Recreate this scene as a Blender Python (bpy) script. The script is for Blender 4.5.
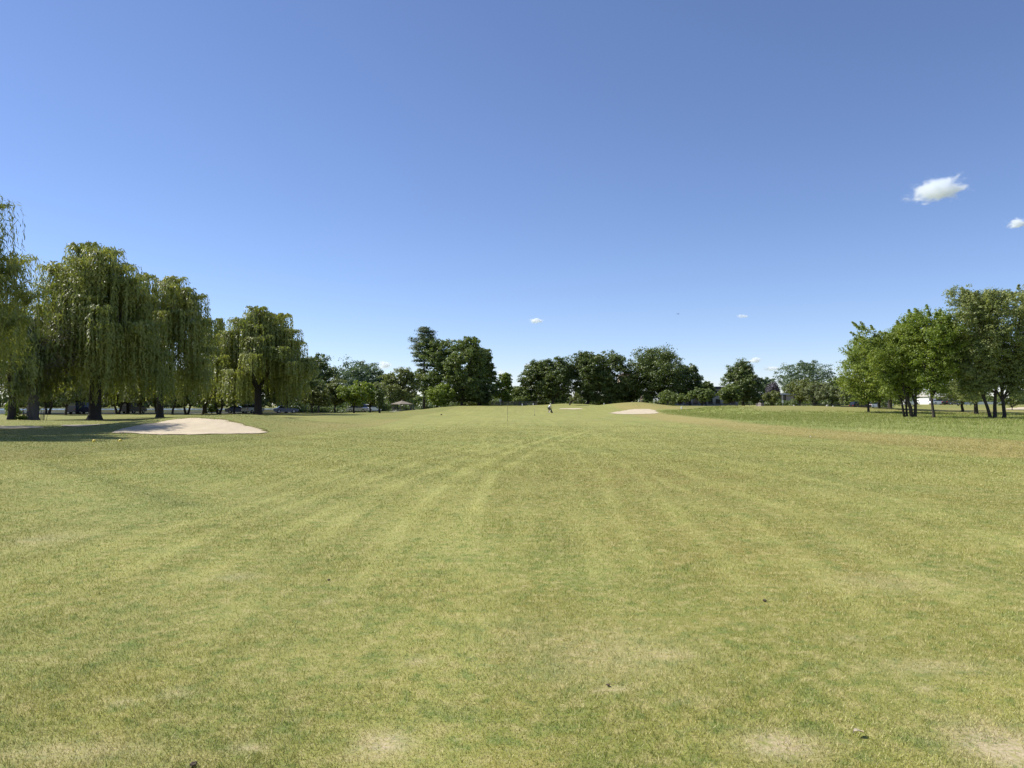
import bpy, bmesh, math, random
import numpy as np
from mathutils import Vector, Matrix
from mathutils.geometry import delaunay_2d_cdt

R = math.radians
scene = bpy.context.scene
col = scene.collection
for o in list(bpy.data.objects):
    bpy.data.objects.remove(o)

# ------------------------------------------------------------------ camera
EYE, F, HZ = 1.6, 760.0, 405.0          # eye height, focal length and horizon row in pixels of a 1024x768 frame
cam_d = bpy.data.cameras.new('camera')
cam_d.sensor_width = 36.0
cam_d.lens = F / 1024 * 36.0
cam_d.clip_end = 20000
cam_d.clip_start = 0.05
cam = bpy.data.objects.new('camera', cam_d)
col.objects.link(cam)
cam.location = (0, 0, EYE)
cam.rotation_euler = (R(90) + math.atan((HZ - 384) / F), 0, 0)
scene.camera = cam

# ------------------------------------------------------------------ world, sun, exposure
SUN_EL, SUN_AZ = 48.0, -76.0            # azimuth clockwise from +Y
world = bpy.data.worlds.new('World')
scene.world = world
world.use_nodes = True
wn = world.node_tree
wn.nodes.clear()
sky = wn.nodes.new('ShaderNodeTexSky')
sky.sky_type = 'NISHITA'
sky.sun_disc = False
sky.sun_elevation = R(SUN_EL)
sky.sun_rotation = R(SUN_AZ)
sky.altitude = 1500
sky.air_density = 1.0
sky.dust_density = 0.13
sky.ozone_density = 5.2
bg = wn.nodes.new('ShaderNodeBackground')
bg.inputs['Strength'].default_value = 0.108
wo = wn.nodes.new('ShaderNodeOutputWorld')
tint = wn.nodes.new('ShaderNodeMix'); tint.data_type = 'RGBA'; tint.blend_type = 'MULTIPLY'      # white balance of the sky
tint.inputs[0].default_value = 1.0; tint.inputs[7].default_value = (1.13, 1.02, 1.08, 1)
wn.links.new(sky.outputs[0], tint.inputs[6])
wn.links.new(tint.outputs[2], bg.inputs['Color'])
wn.links.new(bg.outputs[0], wo.inputs['Surface'])

sun_d = bpy.data.lights.new('sun', 'SUN')
sun_d.energy = 5.0
sun_d.angle = R(0.53)
sun_d.color = (1.0, 0.965, 0.905)
sun = bpy.data.objects.new('sun', sun_d)
col.objects.link(sun)
sdir = Vector((math.sin(R(SUN_AZ)) * math.cos(R(SUN_EL)), math.cos(R(SUN_AZ)) * math.cos(R(SUN_EL)), math.sin(R(SUN_EL))))
sun.rotation_euler = sdir.to_track_quat('Z', 'Y').to_euler()

vs = scene.view_settings
scene.display_settings.display_device = 'sRGB'
vs.view_transform = 'Standard'
vs.look = 'None'
vs.exposure = 0.41
vs.gamma = 1.0
vs.use_curve_mapping = False
scene.cycles.max_bounces = 8
scene.cycles.diffuse_bounces = 3
scene.cycles.transmission_bounces = 5
scene.cycles.transparent_max_bounces = 8
scene.cycles.volume_bounces = 12

# ------------------------------------------------------------------ helpers: tags
def tag(o, label=None, cat=None, group=None, kind=None):
    if label: o['label'] = label
    if cat: o['category'] = cat
    if group: o['group'] = group
    if kind: o['kind'] = kind
    return o

def empty(name, loc, rz=0.0):
    o = bpy.data.objects.new(name, None)
    o.empty_display_size = 0.3
    o.location = loc
    o.rotation_euler = (0, 0, rz)
    col.objects.link(o)
    return o

def link_mesh(name, me, mat=None, parent=None):
    o = bpy.data.objects.new(name, me)
    if mat and not me.materials:
        me.materials.append(mat)
    col.objects.link(o)
    if parent: o.parent = parent
    return o

def copy_tree(o, parent=None):
    c = o.copy()
    col.objects.link(c)
    c.parent = parent
    for ch in list(o.children):
        copy_tree(ch, c)
    return c

def np_mesh(name, V, faces, smooth=False, attrs=None):
    """V (n,3); faces: (m,k) array or list of such arrays; attrs: {name: per-vertex array}"""
    if isinstance(faces, np.ndarray): faces = [faces]
    faces = [f for f in faces if len(f)]
    me = bpy.data.meshes.new(name)
    V = np.asarray(V, dtype=np.float32)
    me.vertices.add(len(V))
    me.vertices.foreach_set('co', V.ravel())
    loops = np.concatenate([f.ravel() for f in faces]).astype(np.int32)
    tot = np.concatenate([np.full(len(f), f.shape[1], dtype=np.int32) for f in faces])
    start = np.concatenate([[0], np.cumsum(tot)[:-1]]).astype(np.int32)
    me.loops.add(len(loops))
    me.loops.foreach_set('vertex_index', loops)
    me.polygons.add(len(tot))
    me.polygons.foreach_set('loop_start', start)
    me.polygons.foreach_set('loop_total', tot)
    me.polygons.foreach_set('use_smooth', np.full(len(tot), smooth))
    me.update(calc_edges=True)
    if attrs:
        for k, a in attrs.items():
            at = me.attributes.new(k, 'FLOAT', 'POINT')
            at.data.foreach_set('value', np.asarray(a, dtype=np.float32))
    return me

class MB:
    """collects boxes, tubes and prisms into one mesh"""
    def __init__(self): self.v, self.f = [], []
    def add(self, vs_, fs):
        n = len(self.v)
        self.v += [tuple(p) for p in vs_]
        self.f += [tuple(i + n for i in f) for f in fs]
    def box(self, c, s, rz=0.0):
        cx, cy, cz = c; sx, sy, sz = s[0] / 2, s[1] / 2, s[2] / 2
        ca, sa = math.cos(rz), math.sin(rz)
        P = []
        for z in (-sz, sz):
            for x, y in ((-sx, -sy), (sx, -sy), (sx, sy), (-sx, sy)):
                P.append((cx + x * ca - y * sa, cy + x * sa + y * ca, cz + z))
        self.add(P, [(0, 3, 2, 1), (4, 5, 6, 7), (0, 1, 5, 4), (1, 2, 6, 5), (2, 3, 7, 6), (3, 0, 4, 7)])
    def tube(self, pts, rad, n=8, cap=True):
        pts = [Vector(p) for p in pts]
        if not hasattr(rad, '__len__'): rad = [rad] * len(pts)
        rings = []
        for i, p in enumerate(pts):
            d = (pts[min(i + 1, len(pts) - 1)] - pts[max(i - 1, 0)]).normalized()
            a = Vector((0, 0, 1)) if abs(d.z) < 0.9 else Vector((1, 0, 0))
            u = d.cross(a).normalized(); w = d.cross(u)
            rings.append([p + (u * math.cos(2 * math.pi * k / n) + w * math.sin(2 * math.pi * k / n)) * rad[i] for k in range(n)])
        V = [q for r in rings for q in r]
        Fc = []
        for i in range(len(pts) - 1):
            for k in range(n):
                k2 = (k + 1) % n
                Fc.append((i * n + k, i * n + k2, (i + 1) * n + k2, (i + 1) * n + k))
        if cap:
            Fc.append(tuple(range(n - 1, -1, -1)))
            Fc.append(tuple((len(pts) - 1) * n + k for k in range(n)))
        self.add(V, Fc)
    def lathe(self, prof, n=16, at=(0, 0, 0)):
        V, Fc = [], []
        for (r, z) in prof:
            for k in range(n):
                a = 2 * math.pi * k / n
                V.append((at[0] + r * math.cos(a), at[1] + r * math.sin(a), at[2] + z))
        for i in range(len(prof) - 1):
            for k in range(n):
                k2 = (k + 1) % n
                Fc.append((i * n + k, i * n + k2, (i + 1) * n + k2, (i + 1) * n + k))
        Fc.append(tuple(range(n - 1, -1, -1)))
        Fc.append(tuple((len(prof) - 1) * n + k for k in range(n)))
        self.add(V, Fc)
    def build(self, name, mat, parent=None, smooth=False, bevel=0.0):
        me = bpy.data.meshes.new(name)
        me.from_pydata(self.v, [], self.f)
        me.update()
        if bevel:
            bm = bmesh.new(); bm.from_mesh(me)
            bmesh.ops.bevel(bm, geom=bm.edges[:], offset=bevel, segments=2, affect='EDGES', clamp_overlap=True)
            bm.to_mesh(me); bm.free()
        if smooth:
            me.polygons.foreach_set('use_smooth', [True] * len(me.polygons))
        return link_mesh(name, me, mat, parent)

# ------------------------------------------------------------------ helpers: materials
def new_mat(name):
    m = bpy.data.materials.new(name); m.use_nodes = True
    nt = m.node_tree; nt.nodes.clear()
    return m, nt, nt.nodes.new('ShaderNodeOutputMaterial')

def N(nt, typ, **kw):
    n = nt.nodes.new(typ)
    for k, v in kw.items(): setattr(n, k, v)
    return n

def noise(nt, vec, scale, detail=3.0, rough=0.55, dist=0.0):
    n = N(nt, 'ShaderNodeTexNoise')
    n.inputs['Scale'].default_value = scale
    n.inputs['Detail'].default_value = detail
    n.inputs['Roughness'].default_value = rough
    n.inputs['Distortion'].default_value = dist
    if vec is not None: nt.links.new(vec, n.inputs['Vector'])
    return n.outputs['Fac']

def ramp(nt, fac, lo, hi, a=0.0, b=1.0):
    n = N(nt, 'ShaderNodeMapRange'); n.clamp = True; n.interpolation_type = 'SMOOTHSTEP'
    n.inputs['From Min'].default_value = lo; n.inputs['From Max'].default_value = hi
    n.inputs['To Min'].default_value = a; n.inputs['To Max'].default_value = b
    nt.links.new(fac, n.inputs['Value'])
    return n.outputs['Result']

def mul(nt, a, b, op='MULTIPLY'):
    n = N(nt, 'ShaderNodeMath', operation=op)
    for i, x in enumerate((a, b)):
        if hasattr(x, 'is_linked'): nt.links.new(x, n.inputs[i])
        else: n.inputs[i].default_value = x
    return n.outputs[0]

def mix(nt, fac, a, b, blend='MIX'):
    n = N(nt, 'ShaderNodeMix', data_type='RGBA', blend_type=blend)
    n.clamp_factor = True
    for s, x in ((n.inputs['Factor'], fac), (n.inputs['A'], a), (n.inputs['B'], b)):
        if hasattr(x, 'is_linked'): nt.links.new(x, s)
        elif isinstance(x, (int, float)): s.default_value = x
        else: s.default_value = (*x, 1.0)
    return n.outputs['Result']
# Mix node has several sockets with the same names: pick the colour ones
def mix(nt, fac, a, b, blend='MIX'):
    n = N(nt, 'ShaderNodeMix', data_type='RGBA', blend_type=blend)
    n.clamp_factor = True
    for s, x in ((n.inputs[0], fac), (n.inputs[6], a), (n.inputs[7], b)):
        if hasattr(x, 'is_linked'): nt.links.new(x, s)
        elif isinstance(x, (int, float)): s.default_value = x
        else: s.default_value = (*x, 1.0)
    return n.outputs[2]

def attr(nt, name):
    n = N(nt, 'ShaderNodeAttribute'); n.attribute_name = name
    return n.outputs['Fac']

def scaled(nt, vec, s, rz=0.0):
    n = N(nt, 'ShaderNodeMapping')
    n.inputs['Scale'].default_value = s
    n.inputs['Rotation'].default_value = (0, 0, rz)
    nt.links.new(vec, n.inputs['Vector'])
    return n.outputs[0]

def plain(name, c, rough=0.6, metal=0.0, var=0.12, scale=3.0, bump=0.0):
    """a painted / built surface: base colour with a little procedural wear"""
    m, nt, out = new_mat(name)
    p = N(nt, 'ShaderNodeBsdfPrincipled')
    tc = N(nt, 'ShaderNodeTexCoord').outputs['Object']
    f = noise(nt, tc, scale, 5.0, 0.6)
    c2 = tuple(max(0, x * (1 - 2 * var)) for x in c); c1 = tuple(min(1, x * (1 + var)) for x in c)
    nt.links.new(mix(nt, f, c2, c1), p.inputs['Base Color'])
    p.inputs['Roughness'].default_value = rough
    p.inputs['Metallic'].default_value = metal
    if bump:
        b = N(nt, 'ShaderNodeBump'); b.inputs['Strength'].default_value = bump
        nt.links.new(noise(nt, tc, scale * 8, 4.0), b.inputs['Height'])
        nt.links.new(b.outputs[0], p.inputs['Normal'])
    nt.links.new(p.outputs[0], out.inputs[0])
    return m

def leaf_mat(name, c, c2=None, trans=0.35, rough=0.48, spec=0.5, scale=0.45):
    """leaves: two leaf colours in clumps, some light passing through"""
    m, nt, out = new_mat(name)
    c2 = c2 or tuple(x * 1.5 for x in c)
    geo = N(nt, 'ShaderNodeNewGeometry')
    f1 = noise(nt, geo.outputs['Position'], scale, 3.0, 0.6)
    f = mul(nt, ramp(nt, f1, 0.35, 0.65), attr(nt, 'tint'), 'ADD')
    f = mul(nt, f, 0.5)
    colr = mix(nt, f, c, c2)
    d = N(nt, 'ShaderNodeBsdfPrincipled')
    d.inputs['Roughness'].default_value = rough
    d.inputs['Specular IOR Level'].default_value = spec
    nt.links.new(colr, d.inputs['Base Color'])
    t = N(nt, 'ShaderNodeBsdfTranslucent')
    tcol = mix(nt, 1.0, colr, (1.25, 1.3, 0.6), 'MULTIPLY')
    nt.links.new(tcol, t.inputs['Color'])
    ms = N(nt, 'ShaderNodeMixShader'); ms.inputs[0].default_value = trans
    nt.links.new(d.outputs[0], ms.inputs[1]); nt.links.new(t.outputs[0], ms.inputs[2])
    nt.links.new(ms.outputs[0], out.inputs[0])
    return m

BARK = plain('bark', (0.055, 0.043, 0.033), 0.9, var=0.3, scale=2.5, bump=0.6)
BARK_GREY = plain('grey_bark', (0.15, 0.13, 0.11), 0.9, var=0.3, scale=2.5, bump=0.6)

# ------------------------------------------------------------------ terrain
def sm(a, b, x):
    t = np.clip((x - a) / (b - a), 0, 1)
    return t * t * (3 - 2 * t)

def river_line(X):                      # near bank of the channel on the left
    return 142 + 0.22 * (X + 110) + 260 * sm(-46, 25, X)

def H(X, Y):
    X = np.asarray(X, dtype=float); Y = np.asarray(Y, dtype=float)
    z = 1.35 * sm(125, 195, Y) * sm(-30, -12, X)
    z = z + 0.38 * sm(150, 215, Y) * sm(70, 105, X)
    z = z - 0.6 * np.exp(-((X - 86) / 15) ** 2) * sm(152, 178, Y)
    hump = 1.28 * np.exp(-((Y - 139) / 16) ** 2) * sm(31, 41, X) * (1 - 0.75 * sm(50, 92, X))
    z = z + hump
    z = z + 1.32 * np.exp(-((X - 27) / 8.5) ** 2 - ((Y - 168) / 11) ** 2)
    z = z + 0.62 * np.exp(-((X - 15) / 8) ** 2 - ((Y - 203) / 7) ** 2)
    ax = np.where(X > -19.5, (X + 19.5) / 5.5, (X + 19.5) / 7.5)
    z = z + 0.9 * np.exp(-ax ** 2) * sm(41, 50.5, Y) * (1 - sm(54, 70, Y))
    z = z + 0.42 * np.exp(-((X + 40) / 11) ** 2) * sm(48, 57, Y) * (1 - sm(60, 74, Y))
    z = z + 0.035 * np.sin(X * 0.31 + 0.6) * np.sin(Y * 0.17) + 0.02 * np.sin(X * 0.9 + Y * 0.23) * sm(6, 20, Y)
    z = z - 0.25 * np.exp(-((X + 9) / 4) ** 2) * sm(40, 60, Y) * (1 - sm(110, 150, Y))
    z = z - 2.6 * sm(0, 5, Y - river_line(X)) * (1 - sm(-60, 30, X)) * (1 - sm(520, 560, Y))
    return z

def h1(x, y): return float(H(x, y))

def wx(px, Y): return (px - 512) / F * Y
def wz(py, Y): return EYE + (HZ - py) / F * Y
def cast(px, py):
    """first terrain point seen at a pixel"""
    Y = 2.0
    while Y < 600:
        X = wx(px, Y); zr = wz(py, Y)
        if zr <= h1(X, Y): return X, Y
        Y *= 1.004
    return wx(px, 600), 600.0

def axis(lo, hi, fine_lo, fine_hi, fine, mid_lo, mid_hi, mid):
    a = list(np.arange(fine_lo, fine_hi, fine))
    a = list(np.arange(mid_lo, fine_lo - 1e-6, mid)) + a + list(np.arange(fine_hi, mid_hi + 1e-6, mid))
    s = mid; x = a[-1]
    while x < hi: s *= 1.25; x += s; a.append(x)
    s = mid; x = a[0]
    while x > lo: s *= 1.25; x -= s; a.insert(0, x)
    return np.array(a)

# edges of the mown strips: X as a function of Y (read off the photograph)
def fair_left(Y): return np.interp(Y, [0, 22, 26, 30, 39, 61, 90, 121, 160], [-15.5, -14.9, -14.0, -12.6, -11.0, -11.2, -13, -15.2, -13])
def fair_right(Y): return np.interp(Y, [0, 22, 45, 81, 150], [14.2, 14.8, 14.6, 15.6, 22])
def rough_edge(Y): return np.interp(Y, [0, 30, 35, 39, 45, 64, 101, 152, 170], [25, 23.8, 23.2, 21.6, 20.2, 20.9, 24.5, 28.6, 34])

def wob(X, Y, s=1.0, k=0.0):
    return (np.sin(X * 1.7 * s + 1.3 * Y * s + k) + np.sin(X * 3.1 * s - Y * 2.3 * s + 2 + k) * .6 + np.sin(X * 0.6 * s + Y * 5.1 * s + 4 + k) * .4) / 2.0

BARE = [(778, 744, 40, 14, 1.0), (1000, 748, 50, 26, 1.0), (385, 742, 26, 13, .9), (182, 690, 8, 5, 1.0), (330, 600, 8, 3, .4), (920, 690, 12, 4, .5), (690, 700, 30, 5, .35), (250, 745, 18, 5, .7), (850, 640, 18, 3, .35), (125, 700, 12, 4, .6), (600, 655, 90, 30, .35), (660, 655, 40, 9, .5),
        (530, 640, 40, 24, .25), (70, 748, 90, 12, .45), (240, 575, 22, 4, .4), (610, 688, 16, 4, .7), (930, 668, 60, 8, .4), (420, 660, 14, 5, .5),
        (45, 536, 28, 6, .4), (880, 585, 60, 10, .3)]

# pale wheel tracks, read off the photograph from near to far
TRACKS = [([(428, 545), (436, 520), (452, 497), (478, 474), (512, 455), (556, 438), (590, 430)], .12, .55),
          ([(330, 560), (372, 520), (424, 484), (480, 457), (540, 438)], .13, .42),
          ([(120, 590), (240, 535), (360, 490), (450, 458), (520, 440)], .14, .42),
          ([(20, 560), (160, 520), (300, 482), (410, 455), (490, 440)], .14, .34),
          ([(980, 650), (860, 572), (760, 515), (670, 474), (600, 446)], .13, .30),
          ([(690, 600), (668, 545), (640, 500), (606, 464), (575, 444)], .13, .36),
          ([(1020, 560), (880, 505), (760, 470), (660, 446)], .14, .34),
          ([(560, 640), (556, 560), (552, 500), (550, 455)], .13, .22),
          ([(255, 660), (300, 590), (352, 530), (400, 492)], .13, .26)]

def masks(X, Y):
    e = 0.22 + 0 * X
    w = wob(X, Y, 0.8) * 0.18
    fl, fr, re = fair_left(Y), fair_right(Y), rough_edge(Y)
    fair = sm(-e, e, X - fl + w) * (1 - sm(-.8, .8, X - fr + w * 3)) * (1 - 0.4 * sm(140, 180, Y))
    rough = sm(-1.6, 1.2, X - re + w * 2.2 - 0.5) * sm(20, 30, Y) * (1 - sm(150, 158, Y)) * (1 - sm(120, 128, Y) * sm(36, 44, X))
    dry = sm(-1.2, 1.2, X - fr + w * 4) * (1 - rough) * (1 - sm(158, 175, Y)) * (1 - sm(2, 8, X - re)) * 0.9
    dry = np.maximum(dry, 0.65 * np.exp(-((X + 12.5 - (Y - 60) * 0.03) / 2.2) ** 2) * sm(44, 52, Y) * (1 - sm(95, 130, Y)) * (1 - fair))
    dry = np.maximum(dry, 0.55 * np.exp(-((X - 38) / 8) ** 2 - ((Y - 150) / 8) ** 2))
    dry = np.maximum(dry, 0.35 * sm(100, 150, Y) * (X > 40) * (1 - sm(160, 175, Y)) * (1 - rough))
    pale = np.exp(-((X - 22.6 - 0.2 * (Y - 46)) / 1.6) ** 2 - ((Y - 46.5) / 5.0) ** 2)
    # old wheel track that crosses the left of the fairway
    ax_, ay_, bx_, by_ = -14.2, 22.5, -5.3, 12.4
    t = np.clip(((X - ax_) * (bx_ - ax_) + (Y - ay_) * (by_ - ay_)) / ((bx_ - ax_) ** 2 + (by_ - ay_) ** 2), 0, 1)
    d = np.hypot(X - ax_ - t * (bx_ - ax_), Y - ay_ - t * (by_ - ay_)) + wob(X, Y, 2.0, 1) * .1
    dark = np.exp(-(d / (0.13 + 0.16 * t ** 4)) ** 2) * (0.7 + 0.3 * t)
    # pale wheel tracks
    lt = np.zeros_like(X)
    for k, (arc, wd, s) in enumerate(TRACKS):
        p = np.array([(wx(px, EYE * F / (py - HZ)), EYE * F / (py - HZ)) for px, py in arc])
        for off in (-.42, .42):                       # two wheels
            xc = np.interp(Y, p[:, 1], p[:, 0]) + off + 0.07 * np.sin(Y * .6 + k * 2)
            fade = sm(p[0, 1] - .8, p[0, 1] + 1.5, Y) * (1 - sm(p[-1, 1] - 8, p[-1, 1] + 8, Y))
            lt = np.maximum(lt, s * np.exp(-((X - xc) / (wd * (.8 + .012 * Y))) ** 2) * fade * (.72 + .28 * np.sin(Y * 1.3 + X * 3 + k)))
    bare = np.zeros_like(X)
    for (px, py, rx, ry, s) in BARE:
        Yc = EYE * F / (py - HZ); Xc = wx(px, Yc)
        rX = rx / F * Yc; rY = ry / (py - HZ) * Yc
        q = ((X - Xc) / rX) ** 2 + ((Y - Yc) / rY) ** 2
        bare = np.maximum(bare, s * np.exp(-q))
    worn = 0.8 * np.exp(-((X - 2.6) / 3.2) ** 2 - ((Y - 17) / 6) ** 2) + 0.5 * np.exp(-((X - 2.5) / 1.6) ** 2 - ((Y - 8.5) / 2.5) ** 2) \
        + .5 * np.exp(-((X - 9) / 3) ** 2 - ((Y - 12.5) / 4) ** 2)
    lt = lt * 1.0
    return dict(fair=fair, rough=rough, dry=dry, pale=pale, dark=dark, lite=lt, bare=bare, worn=worn)

def turf_color(nt):
    """colour of the turf at a place, shared by the ground sheet and the blades that stand on it"""
    pos = N(nt, 'ShaderNodeNewGeometry').outputs['Position']
    flat = scaled(nt, pos, (1, 1, 0))
    g_f = mix(nt, ramp(nt, noise(nt, flat, 0.55, 5, .62), .36, .66), (0.241, 0.243, 0.054), (0.308, 0.279, 0.078))     # fairway: green to straw
    g_f = mix(nt, ramp(nt, noise(nt, flat, 2.3, 4, .65), .45, .72, 0, .7), g_f, (0.375, 0.297, 0.100))
    g_f = mix(nt, ramp(nt, noise(nt, scaled(nt, flat, (.21, .21, 1)), 1.0, 3), .48, .68, 0, .75), g_f, (0.185, 0.227, 0.050))
    st1 = noise(nt, scaled(nt, flat, (1.9, 0.045, 1), R(-3)), 1.0, 5, .65, .5)
    st2 = noise(nt, scaled(nt, flat, (1.5, 0.04, 1), R(9)), 1.0, 5, .65, .7)
    st = mul(nt, ramp(nt, st1, .4, .62), ramp(nt, st2, .4, .62), 'ADD')
    g_f = mix(nt, mul(nt, st, .24), g_f, (0.46, 0.43, 0.165))
    xb = scaled(nt, flat, (.1, .28, 1), R(4))
    g_f = mix(nt, ramp(nt, noise(nt, xb, 1.0, 4, .6), .48, .64, 0, .55), g_f, (0.224, 0.200, 0.044))
    g_o = mix(nt, noise(nt, flat, .8, 5, .6), (0.126, 0.150, 0.027), (0.242, 0.219, 0.054))                          # first cut
    g_o = mix(nt, ramp(nt, noise(nt, scaled(nt, flat, (.15, .08, 1)), 1.0, 4), .48, .62, 0, .7), g_o, (0.272, 0.219, 0.061))
    g_f = mix(nt, ramp(nt, noise(nt, scaled(nt, flat, (.55, .16, 1), R(6)), 1.0, 5, .7), .5, .66, 0, .45), g_f, (0.20, 0.205, 0.06))
    g_r = mix(nt, noise(nt, flat, 1.6, 5, .65), (0.128, 0.182, 0.032), (0.288, 0.313, 0.076))                          # tall rough
    g_r = mix(nt, ramp(nt, noise(nt, flat, .35, 4, .6), .55, .7, 0, .5), g_r, (0.393, 0.350, 0.108))
    g_d = mix(nt, noise(nt, flat, 1.1, 6, .7), (0.265, 0.209, 0.066), (0.465, 0.332, 0.146))                           # dry strip
    c = mix(nt, attr(nt, 'fair'), g_o, g_f)
    c = mix(nt, ramp(nt, noise(nt, scaled(nt, flat, (.33, .05, 1), R(3)), 1.0, 5, .7), .46, .64, 0, .4), c, (0.21, 0.205, 0.06))
    dn = mul(nt, attr(nt, 'dry'), ramp(nt, noise(nt, scaled(nt, flat, (.7, .25, 1)), 1.0, 4), .25, .5, .6, 1.0))
    c = mix(nt, dn, c, g_d)
    c = mix(nt, attr(nt, 'rough'), c, g_r)
    c = mix(nt, mul(nt, attr(nt, 'pale'), ramp(nt, noise(nt, flat, 1.4, 4), .38, .6)), c, (0.470, 0.432, 0.200))
    c = mix(nt, mul(nt, attr(nt, 'worn'), ramp(nt, noise(nt, flat, 1.3, 6, .7), .34, .58, 0, .9)), c, (0.252, 0.184, 0.048))
    mot = noise(nt, flat, 6.5, 4, .7)
    c = mix(nt, ramp(nt, mot, .50, .64, 0, .72), c, (0.45, 0.37, 0.185))
    c = mix(nt, ramp(nt, mot, .34, .49, .75, 0), c, (0.15, 0.205, 0.05))
    c = mix(nt, ramp(nt, noise(nt, flat, 14.0, 4, .7), .54, .68, 0, .5), c, (0.50, 0.42, 0.24))
    c = mix(nt, ramp(nt, noise(nt, flat, 1.7, 6, .75), .52, .66, 0, .6), c, (0.15, 0.195, 0.045))
    c = mix(nt, attr(nt, 'lite'), c, (0.55, 0.50, 0.21))
    c = mix(nt, mul(nt, attr(nt, 'dark'), .7), c, (0.12, 0.145, 0.035))
    c = mix(nt, 1.0, c, (0.94, 0.99, 0.78), 'MULTIPLY')
    bn = mul(nt, attr(nt, 'bare'), ramp(nt, noise(nt, flat, 9.0, 5, .7), .26, .50))
    c = mix(nt, mul(nt, bn, ramp(nt, noise(nt, flat, 32.0, 4, .7), .36, .55, .25, 1.0)), c, (0.55, 0.435, 0.275))
    return c, flat

def make_ground_mat():
    m, nt, out = new_mat('turf')
    c, flat = turf_color(nt)
    fine = noise(nt, flat, 55.0, 5, .75)
    c = mix(nt, ramp(nt, fine, .30, .58, .45, 0), c, (0.11, 0.105, 0.035))
    fine2 = noise(nt, flat, 120.0, 3, .7)
    c = mix(nt, ramp(nt, fine2, .52, .7, 0, .55), c, (0.44, 0.40, 0.22))
    p = N(nt, 'ShaderNodeBsdfPrincipled')
    nt.links.new(c, p.inputs['Base Color'])
    p.inputs['Roughness'].default_value = 0.85
    p.inputs['Specular IOR Level'].default_value = 0.2
    b = N(nt, 'ShaderNodeBump'); b.inputs['Strength'].default_value = 0.5; b.inputs['Distance'].default_value = 0.02
    nt.links.new(fine, b.inputs['Height']); nt.links.new(b.outputs[0], p.inputs['Normal'])
    nt.links.new(p.outputs[0], out.inputs[0])
    return m

def make_blade_mat(name, trans=.25):
    m, nt, out = new_mat(name)
    c, flat = turf_color(nt)
    t = attr(nt, 'tint')
    c = mix(nt, ramp(nt, t, .0, .36, .5, 0), c, (0.15, 0.205, 0.055))
    c = mix(nt, ramp(nt, t, .60, .92, 0, .9), c, (0.66, 0.57, 0.33))
    c = mix(nt, 1.0, c, (1.08, 1.10, 0.90), 'MULTIPLY')
    d = N(nt, 'ShaderNodeBsdfPrincipled'); d.inputs['Roughness'].default_value = .6; d.inputs['Specular IOR Level'].default_value = .25
    nt.links.new(c, d.inputs['Base Color'])
    tr = N(nt, 'ShaderNodeBsdfTranslucent'); nt.links.new(c, tr.inputs['Color'])
    ms = N(nt, 'ShaderNodeMixShader'); ms.inputs[0].default_value = trans
    nt.links.new(d.outputs[0], ms.inputs[1]); nt.links.new(tr.outputs[0], ms.inputs[2])
    nt.links.new(ms.outputs[0], out.inputs[0])
    return m

TURF = make_ground_mat()
xs = axis(-5000, 5000, -17, 17, .34, -135, 165, .8)
ys = axis(-400, 6000, 2, 44, .34, -30, 262, .8)
xs = np.concatenate([xs[xs < -4.5], np.arange(-4.5, 4.5, .1), xs[xs >= 4.5]])      # finer squares where worn spots are seen close
ys = np.concatenate([ys[ys < 2.6], np.arange(2.6, 8, .07), ys[ys >= 8]])
GX, GY = np.meshgrid(xs, ys)
gx, gy = GX.ravel(), GY.ravel()
gz = H(gx, gy)
nx, ny = len(xs), len(ys)
ii = (np.arange(ny - 1)[:, None] * nx + np.arange(nx - 1)[None, :]).ravel()
gf = np.stack([ii, ii + 1, ii + nx + 1, ii + nx], 1)

# ------------------------------------------------------------------ sand bunkers (they sit in the ground sheet)
def sand_mat():
    m, nt, out = new_mat('sand')
    pos = N(nt, 'ShaderNodeNewGeometry').outputs['Position']
    p = N(nt, 'ShaderNodeBsdfPrincipled'); p.inputs['Roughness'].default_value = .95
    c = mix(nt, noise(nt, pos, .9, 6, .65), (0.43, 0.345, 0.22), (0.655, 0.55, 0.385))
    c = mix(nt, ramp(nt, noise(nt, pos, 3.5, 4, .7), .55, .75, 0, .4), c, (0.36, 0.28, 0.19))
    nt.links.new(c, p.inputs['Base Color'])
    b = N(nt, 'ShaderNodeBump'); b.inputs['Strength'].default_value = .9; b.inputs['Distance'].default_value = .12
    nt.links.new(noise(nt, scaled(nt, pos, (1, 2.4, 1)), 3.0, 5, .6), b.inputs['Height'])
    nt.links.new(b.outputs[0], p.inputs['Normal'])
    nt.links.new(p.outputs[0], out.inputs[0])
    return m
SAND = sand_mat()

def in_poly(P, x, y):
    c = np.zeros(x.shape, bool)
    n = len(P)
    for i in range(n):
        x0, y0 = P[i]; x1, y1 = P[(i + 1) % n]
        cond = ((y0 > y) != (y1 > y)) & (x < (x1 - x0) * (y - y0) / (y1 - y0 + 1e-12) + x0)
        c ^= cond
    return c

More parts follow.
